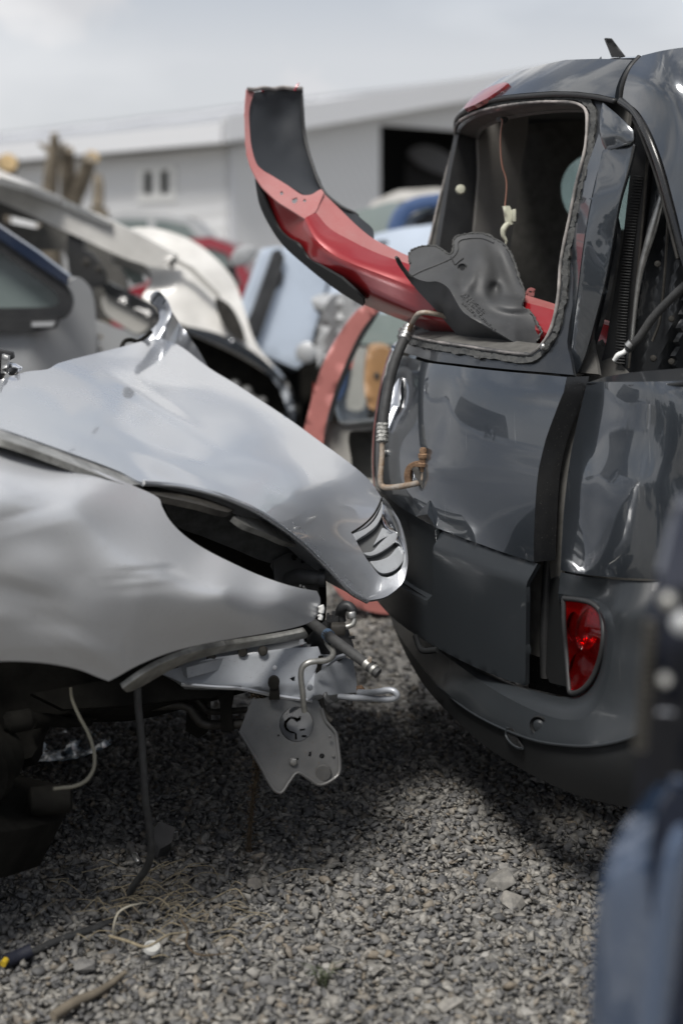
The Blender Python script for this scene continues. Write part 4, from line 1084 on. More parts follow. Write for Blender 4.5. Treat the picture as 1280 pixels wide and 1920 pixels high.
rag = crom(lo[11:34], 6, closed=False)
ragp = [(x + rr.uniform(-1, 1), y + rr.uniform(-1, 1), float(fb([(x, y)])[0])) for x, y in [tuple(p) for p in rag]]
V, Fc = sweep([W(*p) for p in ragp], [.0028 * rr.uniform(.6, 1.5) for _ in ragp], 6); mesh_obj('torn_rim', V, Fc, M['sealant'], li, False)
rag = crom(lo[2:12], 6, closed=False); ragp = [(x + rr.uniform(-1, 1), y + rr.uniform(-1, 1), float(fb([(x, y)])[0])) for x, y in [tuple(p) for p in rag]]
V, Fc = sweep([W(*p) for p in ragp], [.0026 * rr.uniform(.6, 1.5) for _ in ragp], 6); mesh_obj('torn_rim', V, Fc, M['sealant'], li, False)
def lz(x, y, o=.003): return float(fb([(x, y)])[0]) + float(ldent(np.array([(x, y)]))[0]) - o
tube('rib_line', [(x, y, lz(x, y)) for x, y in [(772, 517), (790, 508), (810, 500), (830, 492), (846, 484), (853, 477), (858, 466), (858, 455), (865, 449), (885, 446), (905, 447), (925, 455)]], .0016, M['liner'], li, n=6)
tube('rib_line', [(x, y, lz(x, y)) for x, y in [(845, 482), (850, 492), (853, 496), (860, 490), (868, 484)]], .0016, M['black'], li, n=6)
lathe('hole_rim', [(0, .0068), (.004, .010), (.0, .0125)], M['liner'], W(866, 502, lz(866, 502, .001)), (-.3, -1, .1), li, 16)
# front lip folding down towards the sill
patch('liner_underside', crom([(742, 482), (742, 482), (747, 486), (755, 500), (765, 512), (772, 519), (772, 519), (800, 528), (822, 530), (840, 541), (853, 562), (868, 586), (895, 603), (930, 623), (968, 646), (995, 663), (995, 663), (960, 660), (920, 655), (885, 650), (870, 642), (845, 615), (815, 580), (785, 548), (762, 520), (748, 497)], 3),
      rbf([(742, 482, 3.30), (772, 519, 3.36), (822, 531, 3.28), (868, 586, 3.19), (930, 623, 3.14), (995, 663, 3.10), (762, 520, 3.36), (815, 580, 3.36), (885, 650, 3.30), (850, 590, 3.30), (930, 648, 3.20)]), M['liner'], li, step=6, thick=.004,
      bump=lambda v: -.02 * np.exp(-(((v[:, 0] - 845) / 12) ** 2 + ((v[:, 1] - 588) / 16) ** 2)) + .02 * np.exp(-(((v[:, 0] - 838) / 8) ** 2 + ((v[:, 1] - 552) / 18) ** 2)))
tube('lip_edge', [(742, 482, 3.295), (746, 492, 3.31), (754, 504, 3.33), (763, 513, 3.345), (771, 518, 3.35)], .0035, M['sealant'], li, n=6)
# raised moulding marks: rows of small worn characters
def marks():
    rr = random.Random(11); V = []; Fc = []
    def seg(x0, y0, x1, y1):
        v, f = sweep([W(x0, y0, lz(x0, y0, .002)), W(x1, y1, lz(x1, y1, .002))], .0009, 4); k = len(V); V.extend(v); Fc.extend([tuple(q + k for q in g) for g in f])
    ux, uy = .72, .70; vx, vy = -.70, .72
    for row, (sx, sy, n) in enumerate(((872, 548, 9), (866, 552, 9), (868, 566, 6), (900, 590, 7))):
        for i in range(n):
            ox, oy = sx + ux * i * 6.2, sy + uy * i * 6.2
            for (a, b, c, d) in rr.sample([(0, 0, 0, 6), (0, 0, 3, 0), (3, 0, 3, 6), (0, 3, 3, 3), (0, 6, 3, 6), (0, 0, 3, 6)], 3):
                seg(ox + ux * a + vx * b * .7, oy + uy * a + vy * b * .7, ox + ux * c + vx * d * .7, oy + uy * c + vy * d * .7)
    mesh_obj('moulded_marks', V, Fc, M['liner'], li, False)
marks()
seat(li)

# ------------------------------------------------------------------ silver car
sc = thing('wrecked_silver_car', 'silver car at the left with its front torn off, hood popped up and fender dented', 'car')
hood_d = [(-150, 752, 2.55), (0, 800, 2.44), (135, 850, 2.49), (270, 904, 2.60), (400, 924, 2.70), (480, 955, 2.78), (560, 1008, 2.88), (620, 1065, 2.96), (690, 1124, 3.02), (730, 1112, 3.06), (760, 1065, 3.12), (752, 1000, 3.20), (735, 958, 3.27), (712, 930, 3.34),
          (655, 872, 3.48), (600, 828, 3.58), (480, 745, 3.75), (400, 695, 3.85), (350, 658, 3.93), (300, 634, 4.00), (230, 650, 3.82), (110, 681, 3.52), (0, 711, 3.10), (-75, 731, 2.82),
          (150, 760, 3.02), (0, 752, 2.78), (300, 780, 3.20), (450, 850, 3.15), (560, 930, 3.12), (640, 990, 3.14)]
hfun0 = rbf(hood_d)
def hbump(v):
    x, y = v[:, 0], v[:, 1]
    # crown line running down to the nose and soft kinks from the crash
    l = (y - 905) - (x - 340) * .42
    return -.012 * np.exp(-(l / 22) ** 2) * np.clip((x - 250) / 150, 0, 1) * np.clip((720 - x) / 120, 0, 1) \
        + .010 * np.exp(-(((x - 330) / 60) ** 2 + ((y - 720) / 25) ** 2)) - .008 * np.exp(-(((x - 250) / 70) ** 2 + ((y - 690) / 20) ** 2)) \
        + .018 * np.exp(-(((x - 480) / 90) ** 2 + ((y - 870) / 30) ** 2)) + .003 * np.sin(x / 47 + y / 31) - .010 * np.clip(1 - np.abs((y - 800) - (x - 120) * .36) / 26, 0, 1) * np.clip((x - 60) / 120, 0, 1) * np.clip((620 - x) / 200, 0, 1) + .012 * np.clip(1 - np.abs((y - 700) - (x - 200) * .62) / 22, 0, 1) * np.clip((x - 180) / 60, 0, 1) * np.clip((430 - x) / 120, 0, 1)
hfun = lambda v: hfun0(v) + hbump(np.atleast_2d(np.asarray(v, float)))
hood_o = [(-150, 752), (-150, 752), (-80, 774), (0, 802), (135, 850), (225, 884), (268, 905), (300, 907), (340, 911), (400, 924), (440, 937), (480, 955), (520, 980), (560, 1010), (592, 1040), (620, 1068), (655, 1105), (690, 1126), (690, 1126), (720, 1120), (742, 1106), (756, 1090), (763, 1066), (764, 1040), (757, 1005), (748, 975), (735, 957), (720, 940), (712, 928), (692, 900), (655, 868), (600, 828), (545, 788), (480, 745), (440, 719), (400, 695), (375, 677), (350, 657), (325, 642), (300, 634), (300, 634), (270, 639), (230, 650), (170, 665), (110, 681), (90, 692), (50, 697), (0, 712), (-80, 730)]
gh = [(660, 1000), (660, 1000), (684, 988), (700, 972), (712, 950), (716, 936), (716, 936), (730, 950), (745, 976), (754, 1008), (760, 1040), (758, 1058), (744, 1074), (728, 1082), (714, 1080), (700, 1066), (682, 1040)]
hd_ = patch('hood', crom(hood_o, 4), hfun, M['silver'], sc, holes=[crom(gh, 4)], step=7, thick=.006)
# panel line of the hood nose and folded hem
tube('panel_line', [(x, y, float(hfun([(x, y)])[0]) - .001) for x, y in [(659, 999), (680, 985), (698, 968), (709, 950), (715, 935)]], .0022, M['grime'], hd_, n=6)
tube('hood_hem', [(x, y, float(hfun([(x, y)])[0]) + .004) for x, y in [(268, 906), (300, 908), (340, 912), (400, 926), (440, 940), (480, 958), (520, 983), (560, 1013), (592, 1043), (620, 1071), (655, 1108), (688, 1127)]], .006, M['silver'], hd_, n=8)
# folded underside at the near edge of the nose
under = [(268, 905), (340, 911), (400, 925), (480, 956), (560, 1011), (620, 1069), (688, 1125)]
ua = [W(x, y, float(hfun([(x, y)])[0]) + .006) for x, y in crom(under, 4, closed=False)]
ub = [W(x, y, d) for x, y, d in crom([(275, 915, 2.75), (340, 926, 2.82), (400, 946, 2.88), (480, 985, 2.96), (548, 1034, 3.05), (600, 1082, 3.12), (668, 1120, 3.17)], 4, closed=False)]
strip('hood_underside', ua, ub, M['silver_primer'], hd_, rows=3)
# edge trim strip under the hood side
patch('hood_side_rail', crom([(-150, 756), (-150, 756), (0, 806), (130, 852), (225, 887), (268, 906), (268, 906), (262, 908), (232, 908), (140, 872), (60, 842), (0, 822), (-150, 775), (-150, 775)], 3), lambda v: hfun0(v) + .02, M['brushed'], hd_, step=9, thick=.012)
patch('hood_side_rail', crom([(225, 903), (225, 903), (300, 915), (380, 933), (440, 955), (440, 955), (425, 960), (370, 945), (300, 930), (240, 918)], 3), lambda v: hfun0(v) + .06, M['grime_metal'], hd_, step=9, thick=.012)
patch('hood_brace', crom([(438, 968), (438, 968), (480, 972), (520, 988), (560, 1012), (566, 1020), (566, 1020), (540, 1018), (500, 1000), (460, 984)], 3), lambda v: hfun0(v) + .10, M['brushed'], hd_, step=9, thick=.012)
patch('insulation_mat', crom([(300, 932), (300, 932), (360, 940), (430, 955), (500, 978), (560, 1010), (590, 1024), (590, 1024), (568, 1044), (540, 1050), (506, 1056), (440, 1030), (380, 1006), (330, 985)], 3),
      [(300, 932, 2.86), (590, 1024, 3.12), (506, 1054, 3.06), (330, 985, 2.94)], mat('grey felt mat', (.075, .078, .08), .95, var=.5, scale=14, bump=.4), hd_, step=14, thick=.02)
# grille in the nose: pan, two bars, bright surround
gf = lambda v, o=0: hfun0(v) + o
nose = patch('grille_pan', crom([(655, 1000), (690, 982), (712, 950), (718, 932), (745, 970), (760, 1010), (763, 1045), (748, 1078), (722, 1088), (700, 1078), (675, 1040)], 3), lambda v: gf(v, .032), mat('shaded grey grille plastic', (.07, .075, .08), .55, dust=.3), hd_, step=8, thick=.006)
def gbar(name, o, mt, o1, o2, **k):
    c = np.array(o).mean(0)
    return patch(name, crom(o, 4), lambda v: gf(v, o1) + o2 * ((v[:, 0] - c[0]) / 60) ** 2, mt, nose, step=6, thick=.010, bev=.002, **k)
gbar('grille_bar', [(660, 1001), (660, 1001), (686, 990), (704, 972), (714, 950), (715, 938), (717, 945), (716, 964), (706, 984), (690, 998), (672, 1010), (667, 1014), (667, 1014)], M['silver_plastic'], .004, .0)
gbar('grille_bar', [(680, 1036), (680, 1036), (698, 1033), (712, 1018), (728, 1004), (740, 998), (745, 1002), (742, 1014), (728, 1026), (708, 1038), (692, 1042)], M['silver_plastic'], .012, .0)
gbar('grille_bar', [(694, 1052), (694, 1052), (712, 1050), (730, 1042), (744, 1026), (752, 1022), (757, 1034), (756, 1050), (744, 1066), (728, 1074), (714, 1074), (702, 1064)], M['silver_plastic'], .010, .0)
gbar('chrome_strip', [(716, 944), (716, 944), (722, 946), (734, 972), (746, 1000), (746, 1000), (738, 996), (724, 990), (716, 972)], M['chrome'], .006, .0)
gbar('chrome_strip', [(746, 1004), (746, 1004), (750, 1008), (758, 1032), (757, 1035), (757, 1035), (750, 1022), (742, 1012)], M['chrome'], .002, .0)
gbar('chrome_strip', [(716, 990), (716, 990), (730, 990), (742, 998), (736, 1002), (716, 1010), (700, 1022), (700, 1022)], M['silver_plastic'], .022, .0)
# lower lip of the nose, thick rounded plastic
tube('nose_lip', [(690, 1122, 3.03), (718, 1112, 3.07), (744, 1092, 3.10), (758, 1062, 3.13), (760, 1035, 3.16)], [.003, .006, .008, .006, .003], M['silver_plastic'], hd_, n=10)

# far corner peeled up
fp = rbf([(258, 632, 4.02), (282, 552, 4.06), (300, 550, 4.05), (316, 575, 4.08), (355, 632, 4.12), (395, 698, 4.16), (300, 640, 4.03), (350, 690, 4.10)])
patch('peeled_fender', crom([(262, 634), (262, 634), (278, 622), (294, 608), (299, 598), (296, 578), (285, 567), (281, 556), (288, 549), (300, 548), (309, 558), (318, 577), (336, 604), (356, 632), (378, 666), (397, 702), (397, 702), (350, 700), (300, 660)], 4), fp, M['silver'], sc, step=5, thick=.006,
      bump=lambda v: .022 * np.sin((v[:, 0] - 280 + (v[:, 1] - 600) * .35) / 8.0) * np.exp(-((v[:, 1] - 590) / 45) ** 2))
tube('cable_loop', [(228, 652, 3.9), (234, 640, 3.92), (246, 637, 3.93), (258, 640, 3.93), (272, 632, 3.96), (284, 622, 3.98)], .006, M['grime'], sc)
# broken headlamp remains at the left edge
sp = rbf([(-40, 700, 3.1), (0, 660, 3.15), (40, 690, 3.2)])
for k, (o, mt) in enumerate([([(-60, 650), (0, 655), (24, 660), (26, 672), (8, 680), (-60, 690)], 'black'), ([(-60, 680), (4, 676), (14, 692), (2, 712), (-60, 720)], 'black_gloss'), ([(14, 680), (28, 682), (42, 690), (30, 704), (16, 704)], 'chrome'), ([(4, 664), (16, 668), (12, 700), (2, 700)], 'steel')]):
    patch('scuttle_piece', o, 3.30 - .03 * k, M[mt], sc, step=8, thick=.02, bev=.003)

# near fender
fo = [(-260, 815), (-260, 815), (-100, 815), (0, 826), (60, 842), (120, 860), (200, 890), (260, 915), (298, 934), (304, 950), (318, 975), (345, 1003), (385, 1030), (430, 1053), (480, 1076), (530, 1094), (570, 1104), (594, 1108), (594, 1108), (600, 1122), (599, 1142), (592, 1158), (578, 1168), (550, 1177), (500, 1187), (440, 1197), (380, 1208), (330, 1220), (290, 1234), (250, 1252), (222, 1268), (204, 1277), (204, 1277), (185, 1270), (150, 1256), (110, 1247), (60, 1241), (0, 1240), (-100, 1250), (-260, 1300), (-260, 1300)]
fdp = [(-260, 815, 2.18), (0, 826, 2.40), (120, 860, 2.46), (260, 915, 2.55), (300, 950, 2.56), (385, 1030, 2.60), (480, 1076, 2.66), (594, 1108, 2.80), (600, 1130, 2.81), (575, 1168, 2.78), (440, 1197, 2.62), (330, 1220, 2.54), (204, 1277, 2.44), (110, 1247, 2.36), (0, 1240, 2.32), (-260, 1300, 2.22),
       (0, 890, 2.275), (150, 930, 2.355), (0, 1050, 2.23), (150, 1080, 2.32), (300, 1060, 2.44), (420, 1110, 2.53), (520, 1130, 2.66), (300, 1150, 2.45), (150, 1180, 2.34), (0, 1160, 2.26), (-200, 1050, 2.16)]
ff = rbf(fdp)
def fdent(v):
    x, y = v[:, 0], v[:, 1]
    def g(cx, cy, sx, sy, a=0):
        c, s = math.cos(a), math.sin(a); u = (x - cx) * c + (y - cy) * s; w_ = -(x - cx) * s + (y - cy) * c
        return np.exp(-((u / sx) ** 2 + (w_ / sy) ** 2))
    def cr(ax, ay, bx, by, w, amp):
        L2 = (bx - ax) ** 2 + (by - ay) ** 2; t = np.clip(((x - ax) * (bx - ax) + (y - ay) * (by - ay)) / L2, 0, 1)
        d_ = np.hypot(x - ax - t * (bx - ax), y - ay - t * (by - ay)); return amp * np.clip(1 - d_ / w, 0, 1) * np.sin(np.pi * np.clip(t, .05, .95))
    arch = np.clip(1 - np.abs(y - (1212 + ((x - 90) / 110) ** 2 * 8)) / 40, 0, 1)
    return .024 * g(70, 1010, 95, 48, .15) - .008 * g(90, 940, 110, 26, .25) + .016 * g(20, 1120, 90, 34, .3) - .006 * g(270, 1076, 55, 5, -.07) + .005 * g(270, 1100, 60, 14, -.07) \
        + .010 * g(110, 1175, 60, 22, .5) - .006 * g(250, 1180, 18, 70, .15) - .009 * arch * (x < 230) + cr(195, 1084, 352, 1066, 16, .011) + cr(60, 1150, 240, 1262, 26, -.010) + cr(-40, 985, 150, 935, 34, .010) + cr(-20, 1090, 120, 1130, 22, .008) + cr(520, 1100, 548, 1165, 18, -.006)
patch('front_fender', crom(fo, 4), lambda v: ff(v) + .62 * fdent(v), M['silver_side'], sc, step=6, thick=.008, label='dented near front fender')
tube('fender_tip_clip', [(601, 1136, 2.80), (603, 1142, 2.80), (602, 1148, 2.80)], .006, M['white'], sc)
tube('fender_tip_clip', [(598, 1152, 2.80), (601, 1156, 2.80), (600, 1161, 2.80)], .005, M['white'], sc)

# engine bay behind the fender
patch('inner_wing', crom([(-260, 860), (200, 900), (330, 935), (420, 980), (520, 1040), (600, 1060), (612, 1110), (606, 1180), (580, 1240), (420, 1290), (250, 1330), (90, 1345), (60, 1420), (-260, 1440)], 3), [(-260, 860, 2.95), (600, 1050, 3.12), (300, 1330, 2.85), (-260, 1440, 2.72)], M['grime'], sc, step=30, thick=.12)
patch('radiator_frame', [(512, 1050), (540, 1036), (606, 1036), (612, 1046), (598, 1100), (597, 1150), (520, 1130)], [(512, 1050, 3.05), (606, 1036, 3.09), (598, 1150, 3.02)], M['bracket'], sc, holes=[circle(552, 1044, 6, 7, 10), circle(567, 1053, 3.5, 3.5, 8)], step=9, thick=.01, bev=.003)
patch('frame_post', [(598, 1036), (614, 1046), (604, 1100), (602, 1180), (590, 1180), (590, 1100)], 3.07, M['grime'], sc, step=10, thick=.03)
tube('hose_stub', [(540, 1088, 3.0), (560, 1080, 2.98), (580, 1082, 2.97), (598, 1084, 2.97)], .0155, M['rubber'], sc, n=14)
tube('hose_stub', [(598, 1084, 2.97), (604, 1084, 2.97), (609, 1084, 2.97)], .019, M['black'], sc, n=14)
for q in ((563, 1098), (569, 1100), (572, 1104)): knob('bolt', W(q[0], q[1], 2.93), (0, -1, 0), .003, M['steel'], sc)
# front end: longitudinal rail, box, bracket plate
rl = patch('frame_rail', [(300, 1262), (400, 1233), (524, 1217), (596, 1212), (601, 1226), (596, 1244), (590, 1260), (585, 1311), (520, 1303), (455, 1293), (452, 1286), (400, 1284), (340, 1279)], [(300, 1262, 2.82), (596, 1212, 2.88), (585, 1311, 2.84), (340, 1279, 2.80)], M['silver_primer'], sc, step=9, thick=.05, bev=.004, holes=[[(543, 1272), (553, 1268), (554, 1277), (549, 1277)]],
      bump=lambda v: .006 * np.sin(v[:, 0] / 30) + .01 * np.exp(-((v[:, 1] - 1300) / 6) ** 2))
patch('rail_patch', circle(513, 1281, 11, 12, 14), 2.79, M['grime'], rl, step=6, thick=.012)
patch('rail_patch', [(506, 1286), (522, 1286), (524, 1312), (504, 1312)], 2.792, M['grime'], rl, step=8, thick=.02)
tube('rail_flange', [(340, 1283, 2.78), (400, 1288, 2.79), (452, 1291, 2.80), (520, 1305, 2.815), (585, 1314, 2.82)], .004, M['silver'], rl, n=6)
patch('rail_upper', [(330, 1240), (420, 1222), (560, 1196), (575, 1205), (560, 1212), (440, 1228), (350, 1252)], [(330, 1240, 2.86), (575, 1200, 2.95), (440, 1228, 2.86)], M['silver_primer'], rl, step=10, thick=.02)
for q in ((455, 1222), (493, 1220), (397, 1234)): knob('bolt', W(q[0], q[1], 2.84), (0, -1, .1), .010, M['grime_metal'], rl)
knob('bolt', W(515, 1252, 2.80), (0, -1, .1), .005, M['silver_primer'], rl); knob('bolt', W(581, 1289, 2.80), (0, -1, .1), .006, M['silver_primer'], rl)
patch('crash_box', [(601, 1226), (642, 1229), (650, 1233), (662, 1238), (666, 1262), (671, 1292), (672, 1298), (640, 1301), (612, 1304), (600, 1302), (590, 1304), (588, 1290), (590, 1262), (600, 1250)], [(590, 1262, 2.86), (662, 1238, 2.99), (671, 1298, 2.95), (612, 1304, 2.84)], M['silver_primer'], sc, step=8, thick=.07, bev=.003,
      bump=lambda v: .012 * np.exp(-((v[:, 1] - 1250 + (v[:, 0] - 600) * .35) / 5) ** 2))
tube('box_edge', [(600, 1250, 2.84), (612, 1246, 2.85), (630, 1234, 2.88), (645, 1229, 2.90)], .005, M['silver'], sc, n=6)
patch('box_gap', [(597, 1232), (606, 1232), (602, 1256), (592, 1264)], 2.835, M['grime'], sc, step=8, thick=.01)
bp_o = [(473, 1310), (473, 1310), (530, 1308), (590, 1306), (590, 1306), (603, 1328), (607, 1342), (611, 1353), (629, 1374), (633, 1395), (636, 1425), (637, 1438), (634, 1454), (620, 1464), (600, 1472), (586, 1466), (576, 1458), (568, 1450), (557, 1449), (549, 1454), (542, 1466), (535, 1480), (527, 1486), (518, 1486), (511, 1477), (500, 1458), (488, 1436), (470, 1405), (449, 1371), (449, 1371)]
br = patch('bracket_plate', crom(bp_o, 3), [(473, 1310, 2.80), (590, 1306, 2.83), (637, 1430, 2.80), (520, 1486, 2.75)], M['bracket'], sc, step=6, thick=.004,
      holes=[circle(556, 1358, 32, 33, 30), crom(circle(606, 1448, 13, 12, 14), 2), circle(603.5, 1417.5, 5, 5, 12), [(579, 1410), (584, 1409), (584, 1416), (582, 1419), (578, 1418)], circle(558, 1423, 2.2, 2.2, 8), circle(522, 1379, 2, 2, 8)])
ed = [(x, y, float(depthf([(473, 1310, 2.80), (590, 1306, 2.83), (637, 1430, 2.80), (520, 1486, 2.75)])([(x, y)])[0]) - .003) for x, y in [(603, 1328), (611, 1352), (629, 1374), (633, 1395), (637, 1438), (632, 1455), (600, 1472), (576, 1458), (557, 1449), (542, 1466), (527, 1486), (513, 1480), (488, 1436), (449, 1371)]]
tube('plate_flange', ed, .0032, M['bracket'], br, n=6, sub=5)
disc_o = circle(556, 1358, 31, 32, 26)
patch('disc', disc_o, 2.835, M['silver'], br, step=6, thick=.006, holes=[[(541, 1345), (546, 1343), (553, 1344), (558, 1347), (561, 1343), (565, 1343), (563, 1351), (556, 1354), (550, 1349), (545, 1348), (541, 1352), (537, 1357), (538, 1364), (543, 1370), (550, 1372), (556, 1375), (557, 1388), (553, 1388), (553, 1377), (545, 1376), (536, 1371), (532, 1362), (533, 1353)], [(562, 1367), (572, 1366), (571, 1370), (562, 1371)], circle(570, 1381, 6, 3, 8)])
patch('disc_back', circle(556, 1358, 34, 35, 20), 2.90, M['grime'], br, step=10, thick=.01)
lathe('hole_collar', [(0, .0125), (.0, .016), (.006, .0145), (.006, .0125)], M['bracket'], W(606, 1448, 2.785), (0, -1, 0), br, 20)
knob('bolt', W(550, 1428, 2.775), (0, -1, 0), .008, M['steel'], br)
for q in ((618, 1381), (625, 1418)): knob('stud', W(q[0], q[1], 2.80), (0, -1, 0), .003, M['bracket'], br)
tube('thin_pipe', [(610, 1195, 2.86), (616, 1210, 2.84), (624, 1221, 2.82), (623, 1231, 2.80), (612, 1238, 2.78), (590, 1240, 2.765), (577, 1243, 2.76), (567, 1251, 2.76), (564, 1266, 2.76), (567, 1295, 2.765), (569, 1318, 2.77), (571, 1334, 2.775)], .0058, M['brushed'], sc, n=10, sub=5)
tube('rubber_hose', [(575, 1160, 2.92), (600, 1180, 2.87), (622, 1197, 2.83), (652, 1219, 2.79), (680, 1240, 2.76), (709, 1263, 2.74)], [.011, .011, .0105, .0105, .010, .010], M['rubber'], sc, n=14)
A, B = W(612, 1189, 2.85), W(621, 1196, 2.835); lathe('hose_clamp', [(0, .0125), (.012, .0125)], mat('faded blue clamp', (.07, .11, .17), .5), A, B - A, sc, 16)
A, B = W(688, 1246, 2.755), W(694, 1251, 2.75); hc = lathe('hose_clamp', [(-.004, .0118), (.006, .0118)], M['brushed'], A, B - A, sc, 16)
patch('clamp_ear', [(688, 1238), (691, 1231), (697, 1234), (695, 1243)], 2.745, M['rust'], hc, step=5, thick=.006)
A, B = W(701, 1256, 2.745), W(704, 1259, 2.742); lathe('hose_clamp', [(-.003, .0112), (.003, .0112)], M['brushed'], A, B - A, sc, 16)
# washer pump housing with elbow
patch('pump_housing', crom([(600, 1176), (606, 1166), (614, 1160), (632, 1158), (640, 1164), (652, 1176), (658, 1195), (664, 1215), (656, 1222), (630, 1205), (612, 1192)], 3), [(600, 1176, 2.93), (664, 1215, 2.95), (632, 1158, 2.98)], M['black'], sc, step=9, thick=.05, bev=.004)
patch('pump_cap', [(611, 1166), (612, 1156), (617, 1156), (617, 1160), (622, 1160), (622, 1153), (628, 1153), (629, 1158), (634, 1157), (635, 1164), (632, 1168)], 2.92, M['black'], sc, step=7, thick=.03)
tube('elbow', [(640, 1166, 2.94), (638, 1150, 2.94), (642, 1139, 2.93), (652, 1136, 2.925), (660, 1144, 2.92), (661, 1153, 2.92)], [.010, .011, .011, .010, .0095, .009], M['black'], sc, n=12)
lathe('elbow_collar', [(0, .0085), (.003, .0105), (.012, .0105), (.014, .008)], M['steel'], W(657, 1146, 2.915), W(659, 1156, 2.915) - W(657, 1146, 2.915), sc, 14)
tube('elbow_pipe', [(659, 1153, 2.915), (663, 1162, 2.912), (661, 1170, 2.91), (654, 1174, 2.91), (645, 1176, 2.91)], .0055, M['brushed'], sc)
box('valve_block', W(634, 1179, 2.90), (.030, .03, .022), M['grime_metal'], sc, bev=.004)
tube('stub', [(654, 1195, 2.93), (660, 1195, 2.93), (665, 1195, 2.93)], .003, M['black'], sc)
# towing eye
tube('towing_eye', [(636, 1306, 2.86), (660, 1308, 2.84), (690, 1309, 2.82), (715, 1311, 2.80), (734, 1311, 2.79), (744, 1305, 2.785), (740, 1297, 2.785), (728, 1294, 2.79), (708, 1297, 2.80), (690, 1299, 2.82), (672, 1298, 2.84)], .0062, M['silver_primer'], sc, n=12, sub=6)
patch('rusty_nut', [(668, 1292), (678, 1290), (684, 1297), (680, 1302), (668, 1302)], 2.84, M['rust_deep'], sc, step=6, thick=.02, bev=.003)
tube('peg', [(652, 1306, 2.85), (655, 1314, 2.85), (656, 1320, 2.85)], .0055, M['bracket'], sc)
patch('torn_lug', [(606, 1302), (612, 1298), (618, 1312), (624, 1316), (616, 1318), (610, 1312)], 2.83, M['bracket'], sc, step=6, thick=.006)
tube('side_rod', [(600, 1306, 2.85), (603, 1325, 2.85), (610, 1342, 2.85), (620, 1352, 2.85)], .007, M['grime_metal'], sc)
patch('side_clip', [(612, 1352), (618, 1340), (628, 1342), (630, 1360), (620, 1362)], 2.86, M['black'], sc, step=8, thick=.02)
patch('torn_fender_edge', crom([(230, 1291), (230, 1291), (262, 1268), (300, 1246), (345, 1228), (400, 1214), (470, 1203), (530, 1193), (572, 1184), (572, 1184), (578, 1191), (574, 1197), (574, 1197), (530, 1204), (470, 1214), (405, 1227), (350, 1243), (306, 1264), (270, 1285), (240, 1298)], 3),
      [(230, 1291, 2.55), (572, 1184, 2.86), (400, 1227, 2.68)], M['brushed'], sc, step=7, thick=.010, bev=.002, label='bent metal strip below the fender')
patch('valance_skin', [(180, 1278), (260, 1270), (330, 1245), (400, 1230), (440, 1290), (400, 1308), (330, 1312), (250, 1322), (120, 1330), (60, 1300)], [(180, 1278, 2.78), (440, 1290, 2.86), (120, 1330, 2.74)], M['grime'], sc, step=16, thick=.03)
# pipes running under the bay
tube('cooling_pipe', [(100, 1352, 2.90), (150, 1347, 2.90), (200, 1335, 2.90), (250, 1327, 2.90), (300, 1323, 2.90), (342, 1322, 2.90), (356, 1328, 2.90), (366, 1342, 2.90), (378, 1355, 2.90), (398, 1359, 2.90), (430, 1358, 2.88), (470, 1356, 2.87)], .0095, M['grime_metal'], sc, n=12)
tube('cooling_pipe', [(120, 1332, 2.94), (180, 1320, 2.94), (240, 1309, 2.94), (300, 1304, 2.94), (352, 1303, 2.94), (366, 1309, 2.94), (378, 1322, 2.94), (390, 1333, 2.94), (420, 1334, 2.92), (470, 1330, 2.90), (525, 1324, 2.88), (560, 1322, 2.87)], .0065, M['grime_metal'], sc, n=12)
patch('pipe_bracket', [(396, 1281), (440, 1284), (438, 1308), (434, 1330), (438, 1372), (414, 1372), (412, 1318)], 2.86, M['grime'], sc, step=12, thick=.012, bev=.002)
patch('subframe_leg', [(352, 1290), (388, 1290), (390, 1372), (372, 1385), (348, 1370)], 3.1, M['grime'], sc, step=14, thick=.08)
patch('crossmember', [(470, 1300), (600, 1300), (606, 1330), (590, 1352), (480, 1350)], 2.93, M['grime'], sc, step=14, thick=.04)
tube('sway_link', [(60, 1352, 2.75), (90, 1350, 2.78), (120, 1354, 2.82), (170, 1350, 2.86)], [.016, .013, .011, .011], M['grime'], sc)
lathe('ball_joint', [(-.03, .012), (-.02, .02), (.02, .02), (.03, .012)], M['grime'], W(36, 1352, 2.66), (-.9, -.5, 0), sc, 18)
lathe('hub', [(-.06, .04), (-.05, .055), (.0, .06), (.01, .075), (.035, .075), (.04, .04), (.08, .035)], M['grime'], W(-30, 1430, 2.62), (-.34, -.94, 0), sc, 28)
patch('lower_arm', [(-260, 1440), (40, 1455), (110, 1470), (135, 1500), (120, 1535), (60, 1552), (-260, 1600)], [(-260, 1440, 2.5), (135, 1500, 2.78), (60, 1552, 2.6)], M['grime'], sc, step=22, thick=.10, bev=.01)
lathe('arm_bush', [(-.04, .018), (-.035, .026), (.035, .026), (.04, .018)], M['grime'], W(95, 1500, 2.66), (1, .25, 0), sc, 16)
box('floor_pan', (-1.35, 3.2, .42), (1.5, 1.3, .10), M['grime'], sc, rot=Matrix.Rotation(-.35, 3, 'Z'))
box('splash_tray', (-.75, 3.72, .50), (1.2, 1.1, .04), M['grime'], sc, rot=Matrix.Rotation(-.35, 3, 'Z'))
box('engine_block', (-.55, 3.35, .62), (.55, .5, .40), M['grime'], sc, rot=Matrix.Rotation(-.35, 3, 'Z'), bev=.03)
patch('door_skin', [(-262, 815), (-480, 760), (-760, 720), (-760, 1440), (-480, 1420), (-262, 1330)], [(-262, 815, 2.20), (-262, 1330, 2.24), (-760, 720, 2.62), (-760, 1440, 2.64), (-480, 1100, 2.38)], M['silver_side'], sc, step=60, thick=.05)
patch('bonnet_cowl', [(-156, 752), (-262, 800), (-760, 700), (-760, 640), (-262, 700)], [(-156, 752, 2.58), (-262, 800, 2.25), (-760, 700, 2.66), (-760, 640, 3.2), (-262, 700, 3.0)], M['silver_side'], sc, step=60, thick=.03)
